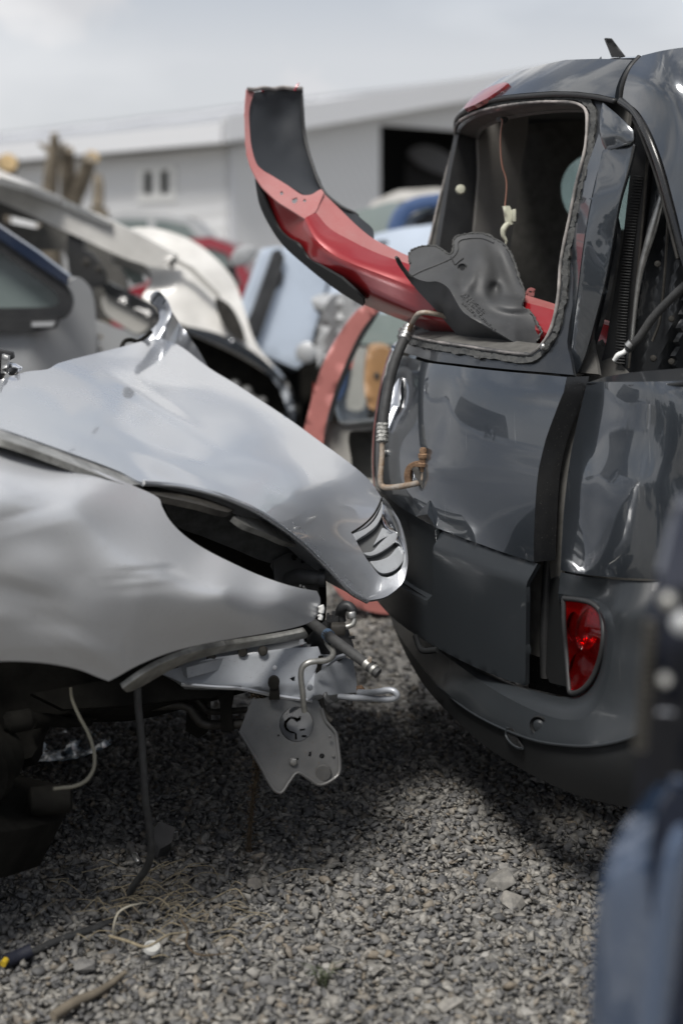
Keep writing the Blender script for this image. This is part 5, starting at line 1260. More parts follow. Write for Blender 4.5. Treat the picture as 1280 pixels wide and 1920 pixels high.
RC = Matrix.Rotation(-.35, 3, 'Z')
box('body_shell', (-2.30, 4.02, .56), (2.7, 1.60, .60), M['silver_side'], sc, rot=RC, bev=.06)
_cv = [Vector((-2.50, 4.10, .84)) + RC @ Vector(q) for q in ((-1.2, -.72, 0), (1.15, -.72, 0), (1.15, .72, 0), (-1.2, .72, 0), (-.8, -.55, .52), (.35, -.55, .55), (.35, .55, .55), (-.8, .55, .52))]
mesh_obj('cabin_shell', _cv, [(0, 3, 2, 1), (4, 5, 6, 7), (0, 1, 5, 4), (1, 2, 6, 5), (2, 3, 7, 6), (3, 0, 4, 7)], M['black_gloss'], sc, True, bev=.04)
box('stand_block', (-1.25, 3.0, .18), (.30, .30, .36), M['bark'], sc, bev=.01)
tube('body_side', [(-1.55, 2.45, .5), (-1.7, 2.5, .6), (-2.0, 2.6, .7)], .1, M['silver'], sc, world=True)
# hanging leads
tube('pale_lead', [(133, 1290, 2.62), (136, 1312, 2.62), (150, 1345, 2.60), (166, 1375, 2.58), (177, 1412, 2.56), (176, 1440, 2.55), (162, 1463, 2.54), (140, 1474, 2.53), (118, 1477, 2.52), (101, 1479, 2.51)], [.0028, .0034, .0034, .0034, .003], mat('dirty pale wire', (.20, .19, .15), .6), sc)
def gz(px, py): return CAM_Z * FPX / (py - HZ)
tube('hanging_cable', [(258, 1290, 2.66), (259, 1320, 2.66), (265, 1380, 2.66), (269, 1440, 2.66), (273, 1500, 2.66), (281, 1560, 2.67), (283, 1600, 2.68), (274, 1630, 2.70), (255, 1655, 2.72), (242, 1680, 2.76 - .02), (238, 1700, gz(0, 1700) - .03), (225, 1718, gz(0, 1718) - .03), (190, 1736, gz(0, 1736) - .03), (150, 1750, gz(0, 1750) - .03), (100, 1768, gz(0, 1768) - .03), (55, 1788, gz(0, 1788) - .03), (15, 1800, gz(0, 1800) - .03)], .0072, M['rubber'], sc, n=12, label='black cable drooping to the gravel')
tube('cable_boot', [(60, 1782, gz(0, 1788) - .05), (35, 1793, gz(0, 1793) - .05), (10, 1803, gz(0, 1803) - .05)], .012, mat('navy sleeve', (.012, .014, .025), .7), sc)
tube('cable_boot', [(12, 1800, gz(0, 1800) - .06), (6, 1808, gz(0, 1806) - .06)], .006, M['yellow'], sc)
seat(sc)

# ------------------------------------------------------------------ hall
hall = thing('warehouse', 'pale grey corrugated metal hall with low pitched roof and open dark doorway', 'building')
HA = Vector((.74, .675, 0)).normalized(); HB = Vector((-.675, .74, 0)).normalized(); HO = Vector((-2.70, 34.5, 0))
def HP(t, u, z): return HO + HA * t + HB * u + Vector((0, 0, z))
def wall_mat(n, c):
    m = mat(n, c, .5, .1); N, L = m.node_tree.nodes, m.node_tree.links
    t = N.new('ShaderNodeTexCoord'); w = N.new('ShaderNodeTexWave'); w.inputs['Scale'].default_value = 1.6; w.bands_direction = 'DIAGONAL'
    L.new(t.outputs['Object'], w.inputs['Vector']); bp = N.new('ShaderNodeBump'); bp.inputs['Distance'].default_value = .03; bp.inputs['Strength'].default_value = .4
    L.new(w.outputs['Fac'], bp.inputs['Height']); L.new(bp.outputs['Normal'], N['Principled BSDF'].inputs['Normal']); return m
WM = wall_mat('light grey cladding', (.68, .685, .69)); RM = wall_mat('grey roof sheet', (.34, .35, .37)); FM = mat('white grey fascia', (.66, .67, .69), .5)
def hwall(name, org, ax, pts, mt, holes=(), thick=.15, parent=hall, up=Vector((0, 0, 1)), label=None):
    v2, f2 = tri2d(pts, holes, .8, False)
    V = [org + ax * float(p[0]) + up * float(p[1]) for p in v2]
    return mesh_obj(name, V, face_camera(V, f2), mt, parent, False, thick, label=label)
EZ, SL = 4.05, .185
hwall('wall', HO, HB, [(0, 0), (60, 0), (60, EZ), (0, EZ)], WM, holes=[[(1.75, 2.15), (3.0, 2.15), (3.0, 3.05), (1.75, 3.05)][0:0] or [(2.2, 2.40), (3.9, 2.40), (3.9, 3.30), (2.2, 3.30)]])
hwall('wall', HO, HA, [(0, 0), (5.05, 0), (5.05, 4.5), (11.5, 4.5), (11.5, 0), (24, 0), (24, EZ), (12, EZ + 12 * SL), (0, EZ)], WM)
hwall('wall', HP(24, 0, 0), HB, [(0, 0), (60, 0), (60, EZ), (0, EZ)], WM)
hwall('wall', HP(0, 60, 0), HA, [(0, 0), (24, 0), (24, EZ), (12, EZ + 12 * SL), (0, EZ)], WM)
sl = (HA + Vector((0, 0, SL)))
rs_ = hwall('roof', HP(-.7, -.7, EZ - .7 * SL + .18), sl, [(0, 0), (12.7, 0), (12.7, 61.5), (0, 61.5)], RM, up=HB, thick=.12)
hwall('roof', HP(24.7, -.7, EZ - .7 * SL + .18), -HA + Vector((0, 0, SL)), [(0, 0), (12.7, 0), (12.7, 61.5), (0, 61.5)], RM, up=HB, thick=.12)
hwall('fascia', HP(-.75, -.75, EZ - .7 * SL - .22), HB, [(0, 0), (61.5, 0), (61.5, .50), (0, .50)], FM)
hwall('fascia', HP(-.75, -.80, EZ - .7 * SL - .22), sl, [(0, 0), (12.7, 0), (12.7, .62), (0, .62)], FM)
hwall('soffit', HP(-.7, -.7, EZ - .7 * SL - .24), HB, [(0, 0), (61, 0), (61, .75), (0, .75)], mat('soffit', (.2, .2, .2), .8), up=HA, thick=.05)
hwall('corner_trim', HP(-.03, -.03, 0), HA, [(0, 0), (.22, 0), (.22, EZ), (0, EZ)], FM, thick=.06)
skm = mat('milky rooflight', (.82, .83, .85), .3)
for i in range(11):
    u = 1.5 + i * 5.2
    V = [HP(-.7 + a, u + b, EZ - .7 * SL + .21 + a * SL) for a, b in ((8.2, 0), (11.6, 0), (11.6, 2.3), (8.2, 2.3))]
    mesh_obj('rooflight', V, face_camera(V, [(0, 1, 2, 3)]), skm, rs_, False, .04)
# window with two dark panes
wd = hwall('window', HP(-.05, 2.2, 2.40), HB, [(0, 0), (1.7, 0), (1.7, .92), (0, .92)], M['white'], holes=[[(.28, .20), (.66, .20), (.66, .80), (.28, .80)], [(1.02, .20), (1.40, .20), (1.40, .80), (1.02, .80)]], thick=.10)
for k in (.26, 1.0): 
    V = [HP(.02, 2.2 + k + a, 2.40 + b) for a, b in ((0, .18), (.42, .18), (.42, .82), (0, .82))]
    mesh_obj('pane', V, face_camera(V, [(0, 1, 2, 3)]), mat('dark pane', (.006, .010, .010), .5, spec=.1), wd, False, .02)
# inside of the hall: floor-standing lumber glimpsed in the doorway
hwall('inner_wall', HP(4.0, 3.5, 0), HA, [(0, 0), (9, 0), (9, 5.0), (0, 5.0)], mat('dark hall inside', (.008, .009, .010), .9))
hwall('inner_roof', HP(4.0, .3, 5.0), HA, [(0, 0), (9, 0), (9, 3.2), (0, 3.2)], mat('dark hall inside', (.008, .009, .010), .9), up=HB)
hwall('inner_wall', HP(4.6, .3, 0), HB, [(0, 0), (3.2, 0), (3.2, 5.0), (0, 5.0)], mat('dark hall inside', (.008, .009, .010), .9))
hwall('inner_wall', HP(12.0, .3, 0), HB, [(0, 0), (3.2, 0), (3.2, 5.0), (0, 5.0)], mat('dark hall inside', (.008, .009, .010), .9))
seat(hall)
ma = thing('stacked_panel', 'vague grey car panel stored inside the dark hall doorway', 'car panel')
patch('panel', crom([(765, 285), (790, 272), (825, 280), (850, 300), (850, 330), (815, 322), (785, 308)]), 41.0, mat('dim grey panel', (.10, .10, .105), .7), ma, step=14, thick=.6)
patch('panel_rack', [(760, 300), (765, 300), (850, 330), (900, 335), (900, 490), (760, 490)], 41.6, mat('shelf dark', (.02, .02, .022), .8), ma, step=30, thick=.3)
seat(ma)

# ------------------------------------------------------------------ pollarded trees
def pollard(label, px, base_py, d, segs, sawn=()):
    t = thing('pollarded_tree', label, 'tree', 'cut back trees before the hall')
    g = W(px, 0, d); g.z = 0
    first = segs[0][0]
    tr = tube('trunk', [tuple(g), tuple(W(first[0], (first[1] + base_py) / 2, d)), tuple(W(*first[:2], d))], [.22, .16, .13], M['bark'], t, world=True, n=12)
    for s in segs:
        pts = [(p[0], p[1], d + .1 * i * (-1) ** len(s)) for i, p in enumerate(s[:-1])]
        tube('limb', pts, s[-1], M['bark'], t, n=10)
    for (x, y, r) in sawn:
        lathe('sawn_end', [(0, r), (.05, r * .96)], M['sawn'], W(x, y, d - .1), (.5, -.8, .3), t, 14)
    seat(t); return t
rr = random.Random(5)
pollard('tall thin cut back tree, second from the left before the hall', 92, 460, 19.0, [[(92, 390), (96, 330), (102, 285), (103, 250), [.11, .10, .09, .05]], [(100, 290), (85, 276), (74, 270), [.06, .04, .02]], [(102, 285), (116, 276), (122, 268), [.05, .04, .02]]])
pollard('forked cut back tree with a pale sawn limb, third from the left', 135, 460, 19.5, [[(135, 380), (128, 340), (127, 300), (128, 280), [.15, .11, .10, .08]], [(135, 375), (152, 345), (165, 312), (170, 296), [.14, .11, .10, .09]]], [(171, 297, .10)])
pollard('thick stub of a tree with ochre sawn end, leftmost before the hall', -2, 460, 18.0, [[(-2, 380), (4, 335), (10, 305), [.20, .17, .16]], [(4, 330), (22, 315), (26, 300), [.10, .08, .07]]], [(14, 306, .12)])
pollard('short slim stump of a tree, rightmost before the hall window', 184, 460, 19.0, [[(184, 390), (185, 350), (184, 330), [.08, .075, .06]]])

# ------------------------------------------------------------------ cars behind
def carbase(t, pts, d, mt=None):
    pass
# near silver door and window at the left edge
ca = thing('silver_sedan', 'light grey sedan at the left edge with dark framed rear side window', 'car')
D = 5.6
win = crom([(-60, 425), (-60, 425), (0, 462), (60, 506), (100, 535), (116, 553), (116, 572), (104, 581), (60, 584), (-60, 586), (-60, 586)], 4)
patch('body_side', crom([(-420, 420), (-420, 420), (-60, 420), (60, 480), (128, 525), (150, 520), (172, 545), (180, 600), (180, 700), (180, 1080), (180, 1080), (-420, 1080), (-420, 1080)], 3), lambda v: D + .0016 * np.abs(v[:, 0] - 60) * (v[:, 0] > 60) + .00012 * np.maximum(0, v[:, 1] - 700), M['grey_car'], ca, step=26, thick=.08, holes=[win])
fr = crom([(-70, 405), (-70, 405), (0, 445), (64, 488), (112, 524), (133, 548), (136, 572), (122, 596), (90, 603), (-70, 606), (-70, 606)], 4)
gi = patch('window_frame', fr, D - .03, M['black'], ca, step=16, thick=.03, holes=[crom([(-62, 432), (-62, 432), (0, 472), (58, 514), (96, 541), (110, 556), (110, 569), (98, 575), (60, 577), (-62, 578), (-62, 578)], 4)])
patch('pane', win, D + .04, M['glass_car'], gi, step=30, thick=.01)
patch('roof_pillar', [(-70, 375), (0, 425), (70, 472), (130, 518), (128, 535), (60, 490), (0, 448), (-70, 402)], D - .05, M['navy'], ca, step=20, thick=.06, bev=.01)
patch('seat_back', crom([(-60, 520), (-60, 510), (10, 520), (70, 535), (100, 570), (100, 600), (-60, 600)], 3), D + .5, M['glass_light'], ca, step=30, thick=.15)
patch('sill_trim', [(-70, 600), (60, 598), (112, 594), (104, 616), (60, 622), (-70, 624)], D - .045, M['black'], ca, step=16, thick=.03, bev=.006)
patch('sill_trim', [(60, 604), (104, 603), (100, 612), (60, 613)], D - .06, M['grey_car'], ca, step=16, thick=.02)
patch('far_side', [(-420, 470), (60, 470), (170, 600), (170, 1060), (-420, 1060)], D + 1.5, M['grey_car'], ca, step=80, thick=.05)
patch('underbody', [(-420, 1000), (170, 1000), (170, 1074), (-420, 1074)], D + .1, M['grime'], ca, step=60, thick=1.2)
for x in (-300, 60): wheel(ca, Vector(((x - 640) * D / FPX, D + .14, .30)), (0, -1, 0))
seat(ca)

# white wreck
cw = thing('stripped_white_car', 'dusty white wreck with sloping windscreen pillar, doors missing and black front wheel arch', 'car')
D = 7.2
patch('roof_rail', crom([(-300, 200), (-300, 200), (0, 334), (60, 352), (120, 376), (200, 410), (262, 440), (330, 478), (330, 478), (300, 500), (250, 490), (210, 474), (160, 450), (80, 414), (0, 378), (-300, 270), (-300, 270)], 3), D, M['white_car'], cw, step=22, thick=.10, bev=.02)
patch('roof_gutter', [(12, 337), (70, 350), (160, 392), (210, 420), (204, 424), (150, 400), (60, 362), (10, 344)], D - .03, M['steel'], cw, step=16, thick=.03)
patch('roof_panel', [(-300, 200), (0, 332), (60, 350), (130, 378), (120, 372), (0, 318), (-300, 180)], [(-300, 200, D), (130, 378, D), (0, 318, D + 1.3)], M['white_car'], cw, step=40, thick=.03)
hw = [(208, 432, D + .45), (330, 450, D + .5), (445, 560, D + .25), (430, 640, D - .02), (300, 600, D - .02), (240, 500, D + .1), (350, 540, D + .16)]
patch('bonnet', crom([(208, 470), (226, 436), (262, 426), (310, 432), (362, 452), (408, 488), (440, 528), (458, 580), (478, 640), (515, 690), (515, 690), (480, 668), (430, 642), (380, 622), (330, 604), (295, 590), (268, 562), (284, 522), (275, 500), (248, 486)], 4),
      rbf([(208, 450, D + .30), (330, 440, D + .42), (440, 540, D + .22), (470, 630, D + .05), (515, 690, D), (380, 615, D), (300, 590, D), (270, 540, D + .08), (340, 520, D + .10)]), M['white_car'], cw, step=18, thick=.08)
patch('headlamp_hole', crom([(404, 560), (430, 572), (452, 610), (458, 640), (436, 630), (414, 600)], 3), D - .03, M['grime_metal'], cw, step=12, thick=.03)
patch('bonnet_gap', [(300, 470), (360, 500), (410, 550), (440, 620), (436, 622), (404, 556), (355, 508), (298, 476)], D + .02, M['beige'], cw, step=16, thick=.03)
patch('windscreen', [(214, 470), (235, 478), (262, 505), (272, 530), (250, 535), (232, 510)], D + .3, M['glass_light'], cw, step=20, thick=.02)
patch('door_pillar', crom([(130, 430), (152, 440), (158, 500), (172, 560), (180, 640), (150, 640), (140, 560), (128, 500)], 3), D + .02, M['black'], cw, step=20, thick=.10)
patch('cabin_dark', [(-300, 260), (0, 380), (130, 432), (215, 475), (235, 520), (240, 560), (200, 600), (-300, 600)], D + .9, M['headliner'], cw, step=50, thick=.1, holes=[[(60, 470), (120, 470), (140, 520), (135, 555), (80, 520)], [(0, 400), (80, 420), (70, 430), (0, 415)]])
patch('mirror_bracket', crom([(150, 470), (168, 474), (190, 500), (196, 530), (176, 540), (158, 520)], 3), D - .05, M['black'], cw, step=16, thick=.08)
knob('mirror_ball', W(163, 492, D - .12), (-.2, -1, 0), .022, M['grime_metal'], cw)
knob('mirror_ball', W(186, 505, D - .12), (-.2, -1, 0), .018, M['grime_metal'], cw)
patch('wing_rail', [(186, 530), (204, 530), (290, 572), (305, 596), (286, 598), (200, 552)], D - .06, M['black_gloss'], cw, step=18, thick=.06, bev=.01)
patch('wing_panel', crom([(190, 560), (200, 552), (250, 575), (285, 598), (262, 626), (225, 608), (198, 588)], 3), D - .03, M['beige'], cw, step=18, thick=.05)
patch('wing_lower', [(176, 600), (262, 630), (300, 640), (300, 1080), (176, 1080)], D - .02, M['grey_car'], cw, step=30, thick=.05, holes=[circle(182 + 6, 632, 5, 6, 10), circle(188, 655, 5, 6, 10)])
patch('arch_inner', crom([(300, 600), (340, 612), (400, 630), (450, 655), (500, 690), (535, 735), (545, 770), (470, 775), (380, 740), (320, 700)], 3), D + .12, M['grime'], cw, step=22, thick=.5)
patch('arch_edge', crom([(352, 612), (352, 612), (372, 616), (410, 626), (460, 650), (505, 684), (538, 724), (552, 772), (552, 772), (540, 772), (524, 730), (492, 692), (450, 664), (400, 642), (365, 628), (352, 622)], 3), D - .04, M['van'], cw, step=14, thick=.16, bev=.01)
for x, y, r in ((440, 722, .03), (462, 735, .035), (474, 750, .03), (492, 752, .025)): knob('strut_part', W(x, y, D + .05), (0, -1, 0), r, M['steel'], cw)
wheel(cw, Vector(((430 - 640) * D / FPX, D + .35, .30)), (0, -1, 0))
patch('underbody', [(-300, 640), (440, 700), (560, 780), (560, 880), (-300, 880)], D + .6, M['grime'], cw, step=60, thick=.9)
wheel(cw, Vector((-2.6, D + .1, .30)), (0, -1, 0))
seat(cw)

# leaning silver panel with black stripe
cp = thing('upended_car_door', 'pale silver car door standing tilted on edge with a broad black moulding', 'car door')
D = 8.2
pf = [(480, 464, D), (620, 500, D + .1), (560, 690, D - .1), (430, 640, D - .15)]
patch('door_skin', crom([(492, 466), (492, 466), (520, 462), (560, 470), (606, 500), (614, 520), (606, 560), (590, 620), (574, 675), (556, 692), (556, 692), (500, 668), (440, 646), (430, 636), (450, 580), (472, 520)], 4), rbf(pf), M['pale_blue'], cp, step=20, thick=.10, bev=.015)
patch('moulding', [(514, 468), (534, 480), (516, 545), (486, 632), (468, 638), (450, 634), (474, 580), (496, 520)], lambda v: rbf(pf)(v) - .05, M['black'], cp, step=18, thick=.04, bev=.01)
patch('door_foot', [(430, 630), (560, 690), (560, 900), (430, 880)], D + .15, M['grime'], cp, step=60, thick=.4)
seat(cp)
cm = thing('door_mirror', 'small white car door mirror beside the tilted door', 'car mirror')
patch('mirror_shell', crom([(434, 478), (446, 464), (474, 462), (480, 474), (466, 492), (444, 500), (434, 494)], 3), 8.6, M['grey_car'], cm, step=14, thick=.12, bev=.01)
patch('mirror_arm', [(420, 500), (440, 500), (444, 540), (430, 900), (410, 900)], 8.7, M['black'], cm, step=40, thick=.1)
seat(cm)

# generic side-view saloon for the far rows
def saloon(name, label, x0, x1, ytop, D, mt, cat='car', group='parked wrecks in the far row', flip=False, h=1.46):
    t = thing(name, label, cat, group)
    X0, X1 = (x0 - 640) * D / FPX, (x1 - 640) * D / FPX; L = X1 - X0
    prof = [(0, .45), (.0, .80), (.05, .90), (.22, .98), (.34, 1.35), (.45, 1.44), (.62, 1.46), (.76, 1.38), (.90, 1.0), (.98, .92), (1.0, .70), (1.0, .42), (.9, .36), (.86, .60), (.78, .66), (.71, .60), (.68, .33), (.32, .33), (.29, .60), (.21, .66), (.14, .60), (.11, .36)]
    wins = [[(.27, .98), (.37, 1.32), (.46, 1.37), (.50, 1.38), (.50, .98)], [(.53, .98), (.53, 1.38), (.63, 1.38), (.74, 1.32), (.84, .98)]]
    def m(q): 
        a = (1 - q[0]) if flip else q[0]; return (a * L, q[1] * h / 1.46)
    P = [m(q) for q in prof]; Hs = [[m(q) for q in w] for w in wins]
    v2, f2 = tri2d(P, Hs, .35)
    for k, yy in enumerate((D, D + 1.55)):
        V = [Vector((X0 + p[0], yy + (.10 * max(0, p[1] - .95)) * (1 - 2 * k), p[1])) for p in v2]
        mesh_obj('body_side', V, face_camera(V, f2), mt, t, False, .04)
    # skin over the top
    up = [p for p in P[0:12]]
    V = []; Fc = []
    for i, p in enumerate(up):
        for k in range(2): V.append(Vector((X0 + p[0], D + .02 + k * 1.5 + (.10 * max(0, p[1] - .95)) * (1 - 2 * k), p[1])))
    bod = mesh_obj('body', V, [(2 * i, 2 * i + 1, 2 * i + 3, 2 * i + 2) for i in range(len(up) - 1)], mt, t, False, .03)
    for w in Hs:
        V = [Vector((X0 + p[0], D + .05, p[1])) for p in w]
        mesh_obj('side_window', V, face_camera(V, [tuple(range(len(w)))]), M['glass_car'], t, False, .01)
    for a in (.215, .785):
        for k in (.05, 1.5): wheel(t, Vector((X0 + a * L, D + k, .30)), (0, -1 if k < 1 else 1, 0), .30, .18)
    seat(t); return t
saloon('grey_hatchback', 'light grey hatchback in the far row before the hall window', 60, 520, 392, 19.0, M['grey_car'], h=1.72, flip=True)
saloon('wine_red_car', 'dark red car glimpsed between the white wreck and the far grey car', 215, 500, 445, 13.5, M['wine'], h=1.33)
saloon('white_estate', 'white roofed car far right behind the torn red bumper', 560, 980, 350, 16.0, M['white_car'], h=1.90)
# blue hooped wreck and its pale bonnet
cb2 = thing('pale_blue_car', 'pale blue car with rounded blue arch behind the red bumper', 'car')
D = 8.4
patch('bonnet', crom([(690, 446), (730, 432), (800, 422), (900, 415), (900, 480), (900, 620), (700, 640), (640, 600), (610, 560), (640, 500)], 3), rbf([(690, 446, D + .5), (900, 415, D + .7), (610, 600, D - .4), (900, 620, D - .3)]), M['pale_blue'], cb2, step=30, thick=.08)
patch('wheel_arch', crom([(728, 436), (732, 412), (746, 388), (772, 372), (810, 364), (860, 362), (860, 388), (812, 388), (782, 396), (762, 412), (752, 434)], 3), D + .8, M['blue_car'], cb2, step=20, thick=.5, bev=.03)
patch('arch_fill', crom([(752, 436), (762, 412), (790, 396), (860, 386), (860, 430), (800, 432)], 3), D + .95, M['pale_blue'], cb2, step=20, thick=.2)
patch('dark_slot', [(776, 416), (800, 400), (830, 400), (830, 416), (800, 420), (780, 424)], D + .9, M['black'], cb2, step=20, thick=.05)
patch('windscreen', crom([(640, 440), (660, 400), (700, 388), (745, 380), (735, 430), (690, 445)], 3), D + 1.2, M['glass_light'], cb2, step=20, thick=.03)
patch('bumper', [(610, 560), (700, 640), (900, 640), (900, 850), (620, 850)], D - .2, M['grey_car'], cb2, step=60, thick=.8)
patch('badge_dark', [(705, 452), (726, 450), (728, 458), (708, 462)], D + .3, M['black'], cb2, step=16, thick=.05)
seat(cb2)
# far slice of dark column between door and blue car
dk = thing('black_scrap_stack', 'dark heap of scrap parts standing behind the tilted silver door', 'scrap pile')
patch('stack', crom([(596, 500), (640, 480), (640, 560), (620, 640), (600, 700), (570, 760), (520, 780), (540, 700), (580, 620)], 3), 8.9, M['grime'], dk, step=24, thick=.5)
patch('stack_base', [(520, 700), (660, 700), (660, 830), (520, 830)], 9.1, M['grime'], dk, step=40, thick=.5)
seat(dk)
lp_ = thing('round_headlamp', 'roundish cream lamp lying low behind the tilted silver door', 'lamp')
lathe('lamp_bowl', [(0, .02), (.02, .04), (.06, .055), (.10, .06), (.11, .045)], M['grey_car'], W(581, 662, 8.0), (-.2, -1, .1), lp_, 20)
seat(lp_)

# red framed tailgate with glass
cr_ = thing('red_car_tailgate', 'faded coral red car tailgate frame around tinted glass behind the hood nose', 'tailgate')
D = 4.85
patch('frame', crom([(686, 572), (686, 572), (706, 574), (712, 584), (694, 598), (676, 622), (656, 662), (640, 700), (624, 745), (612, 790), (606, 830), (606, 880), (612, 980), (630, 1040), (662, 1092), (720, 1118), (770, 1122), (770, 1122), (770, 1150), (770, 1150), (710, 1150), (650, 1128), (612, 1075), (590, 1000), (578, 900), (568, 820), (576, 780), (592, 720), (612, 668), (640, 620), (666, 586)], 4), D, M['red_far'], cr_, step=14, thick=.08, bev=.01)
patch('seal', crom([(712, 582), (700, 604), (682, 632), (664, 668), (648, 706), (632, 750), (622, 790), (616, 790), (624, 745), (640, 700), (656, 662), (676, 622), (694, 598)], 3), D - .01, M['black'], cr_, step=10, thick=.05)
patch('inner_trim', crom([(616, 790), (616, 790), (606, 830), (604, 880), (620, 1000), (700, 1060), (900, 1060), (900, 1060), (900, 788), (900, 788), (700, 790), (650, 796), (634, 790), (622, 740), (622, 740)], 3), D + .05, M['beige'], cr_, step=20, thick=.10, holes=[crom([(654, 812), (680, 808), (760, 812), (760, 900), (668, 900), (658, 860)], 3)])
patch('trim_recess', crom([(650, 808), (770, 806), (770, 910), (660, 910)], 2), D + .16, M['bracket'], cr_, step=30, thick=.05)
patch('tinted_glass', crom([(712, 582), (900, 582), (900, 582), (900, 792), (900, 792), (640, 792), (622, 780), (640, 710), (670, 650)], 3), D + .03, M['glass_clear'], cr_, step=30, thick=.005)
patch('base_bumper', [(660, 1000), (900, 1000), (900, 1090), (740, 1090), (690, 1060)], D + .2, M['grime'], cr_, step=40, thick=.5)
seat(cr_)
co = thing('orange_cabinet', 'orange brown cabinet with rounded top seen through the tinted glass', 'cabinet')
patch('cabinet_side', crom([(690, 662), (700, 652), (728, 654), (738, 668), (738, 700), (737, 760), (728, 768), (694, 766), (684, 740), (684, 700)], 3), 6.4, M['orange'], co, step=16, thick=.3, bev=.02)
patch('cabinet_leg', [(690, 766), (730, 766), (730, 990), (690, 990)], 6.45, M['grime'], co, step=40, thick=.2)
knob('knob', W(706, 704, 6.4), (0, -1, 0), .014, M['black'], co)
seat(co)
cbl = thing('blue_tail_wreck', 'blue and white car with red tail lamp seen through the tinted glass', 'car')
patch('body', crom([(620, 640), (650, 600), (700, 585), (900, 590), (900, 900), (600, 900), (600, 720)], 3), 7.0, M['pale_blue'], cbl, step=40, thick=.8)
patch('tail_lamp', crom([(652, 660), (670, 656), (668, 676), (660, 690), (650, 686)], 3), 6.9, M['red_lamp'], cbl, step=10, thick=.08)
patch('blue_wing', crom([(636, 670), (650, 680), (648, 720), (636, 750), (626, 750), (628, 700)], 3), 6.9, M['blue_car'], cbl, step=12, thick=.08)
patch('white_band', crom([(668, 655), (690, 655), (688, 700), (682, 766), (650, 766), (656, 720)], 3), 6.88, M['beige'], cbl, step=12, thick=.05)
patch('window', crom([(660, 600), (700, 590), (760, 590), (760, 640), (680, 645), (650, 640)], 3), 6.9, M['glass_light'], cbl, step=20, thick=.05)
wheel(cbl, Vector(((700 - 640) * 7.0 / FPX, 7.2, .30)), (0, -1, 0))
seat(cbl)
cl_ = thing('grey_wrecked_wing', 'pale grey crumpled car wing behind the coral red frame', 'car wing')
patch('wing_skin', crom([(618, 560), (650, 548), (690, 562), (666, 590), (636, 630), (612, 672), (600, 660), (598, 610)], 3), 6.9, M['grey_car'], cl_, step=16, thick=.1, bump=lambda v: .04 * np.sin(v[:, 0] / 9))
patch('wing_stay', [(600, 650), (616, 660), (610, 960), (594, 960)], 6.95, M['grime'], cl_, step=30, thick=.05)
seat(cl_)

# ------------------------------------------------------------------ out of focus wreck at the right edge, close to the lens
nf = thing('dark_blue_wreck', 'out of focus dark blue wreck filling the lower right edge', 'car')
D = 1.22
up = [(1290, 920), (1268, 945), (1250, 985), (1236, 1030), (1226, 1090), (1214, 1150), (1204, 1210), (1194, 1290), (1190, 1380), (1190, 1450), (1194, 1530), (1500, 1530), (1500, 1530), (1500, 930), (1500, 930)]
patch('front_panel', crom(up, 4), rbf([(1292, 930, D + .12), (1202, 1450, D + .10), (1270, 1200, D), (1500, 930, D), (1500, 1530, D)]), mat('dark dusty blue black', (.008, .010, .017), .35, .0, .15, var=.3, scale=8, spec=.2), nf, step=24, thick=.05)
patch('upper_wing', crom([(1292, 935), (1276, 952), (1262, 990), (1250, 1040), (1240, 1100), (1290, 1096), (1500, 1080), (1500, 935)], 3), D - .01, mat('bluish grey paint', (.06, .068, .095), .30, .3, .8), nf, step=24, thick=.02)
lathe('side_repeater', [(0, .008), (.004, .008), (.008, .005), (.010, .002)], M['brushed'], W(1251, 1127, D - .03), (-.2, -1, .3), nf, 18)
lathe('side_repeater', [(0, .010), (.004, .010), (.008, .007), (.010, .002)], M['grey_car'], W(1278, 1168, D - .03), (-.2, -1, .3), nf, 18)
lathe('side_repeater', [(0, .006), (.004, .006), (.008, .004)], M['brushed'], W(1246, 1275, D - .03), (-.2, -1, .3), nf, 18)
for i in range(20):
    y = 1166 + i * 12.5; x = 1222 - i * 1.1
    patch('vent_rib', [(x - 11, y), (x + 11, y + 1), (x + 11, y + 6), (x - 11, y + 5)], D + .02, M['khaki'], nf, step=8, thick=.012)
tube('trim_glint', [(1232, 1336, D - .02), (1246, 1334, D - .02), (1262, 1337, D - .02)], .0015, M['chrome'], nf)
lw = [(1235, 1470), (1212, 1492), (1180, 1530), (1152, 1578), (1132, 1632), (1118, 1700), (1109, 1780), (1104, 1860), (1104, 1940), (1108, 2600), (1500, 2600), (1500, 2600), (1500, 1530), (1500, 1530)]
def roundin(v):
    return .07 * np.exp(-((v[:, 0] - (1104 + np.clip((1700 - v[:, 1]) / 170, 0, 1) ** 2 * 90)) / 60)) - .03 * np.exp(-((v[:, 0] - (1212 - (v[:, 1] - 1500) * .12 + 60)) / 50) ** 2)
patch('curved_wing', crom(lw, 4), D - .02, mat('mid blue glossy paint', (.05, .085, .155), .25, .4, 1.0, coat_ior=2.0), nf, step=9, thick=.03, bump=roundin)
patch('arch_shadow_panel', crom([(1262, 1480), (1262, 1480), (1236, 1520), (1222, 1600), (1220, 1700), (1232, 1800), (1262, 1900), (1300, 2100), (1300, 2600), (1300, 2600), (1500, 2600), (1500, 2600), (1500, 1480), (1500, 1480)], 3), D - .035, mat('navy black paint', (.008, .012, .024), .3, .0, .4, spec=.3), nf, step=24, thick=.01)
box('body_mass', (.62, 1.52, .62), (.24, .34, 1.10), M['black'], nf, bev=.03)
wheel(nf, Vector((.66, 1.55, .31)), (1, 0, 0))
seat(nf)

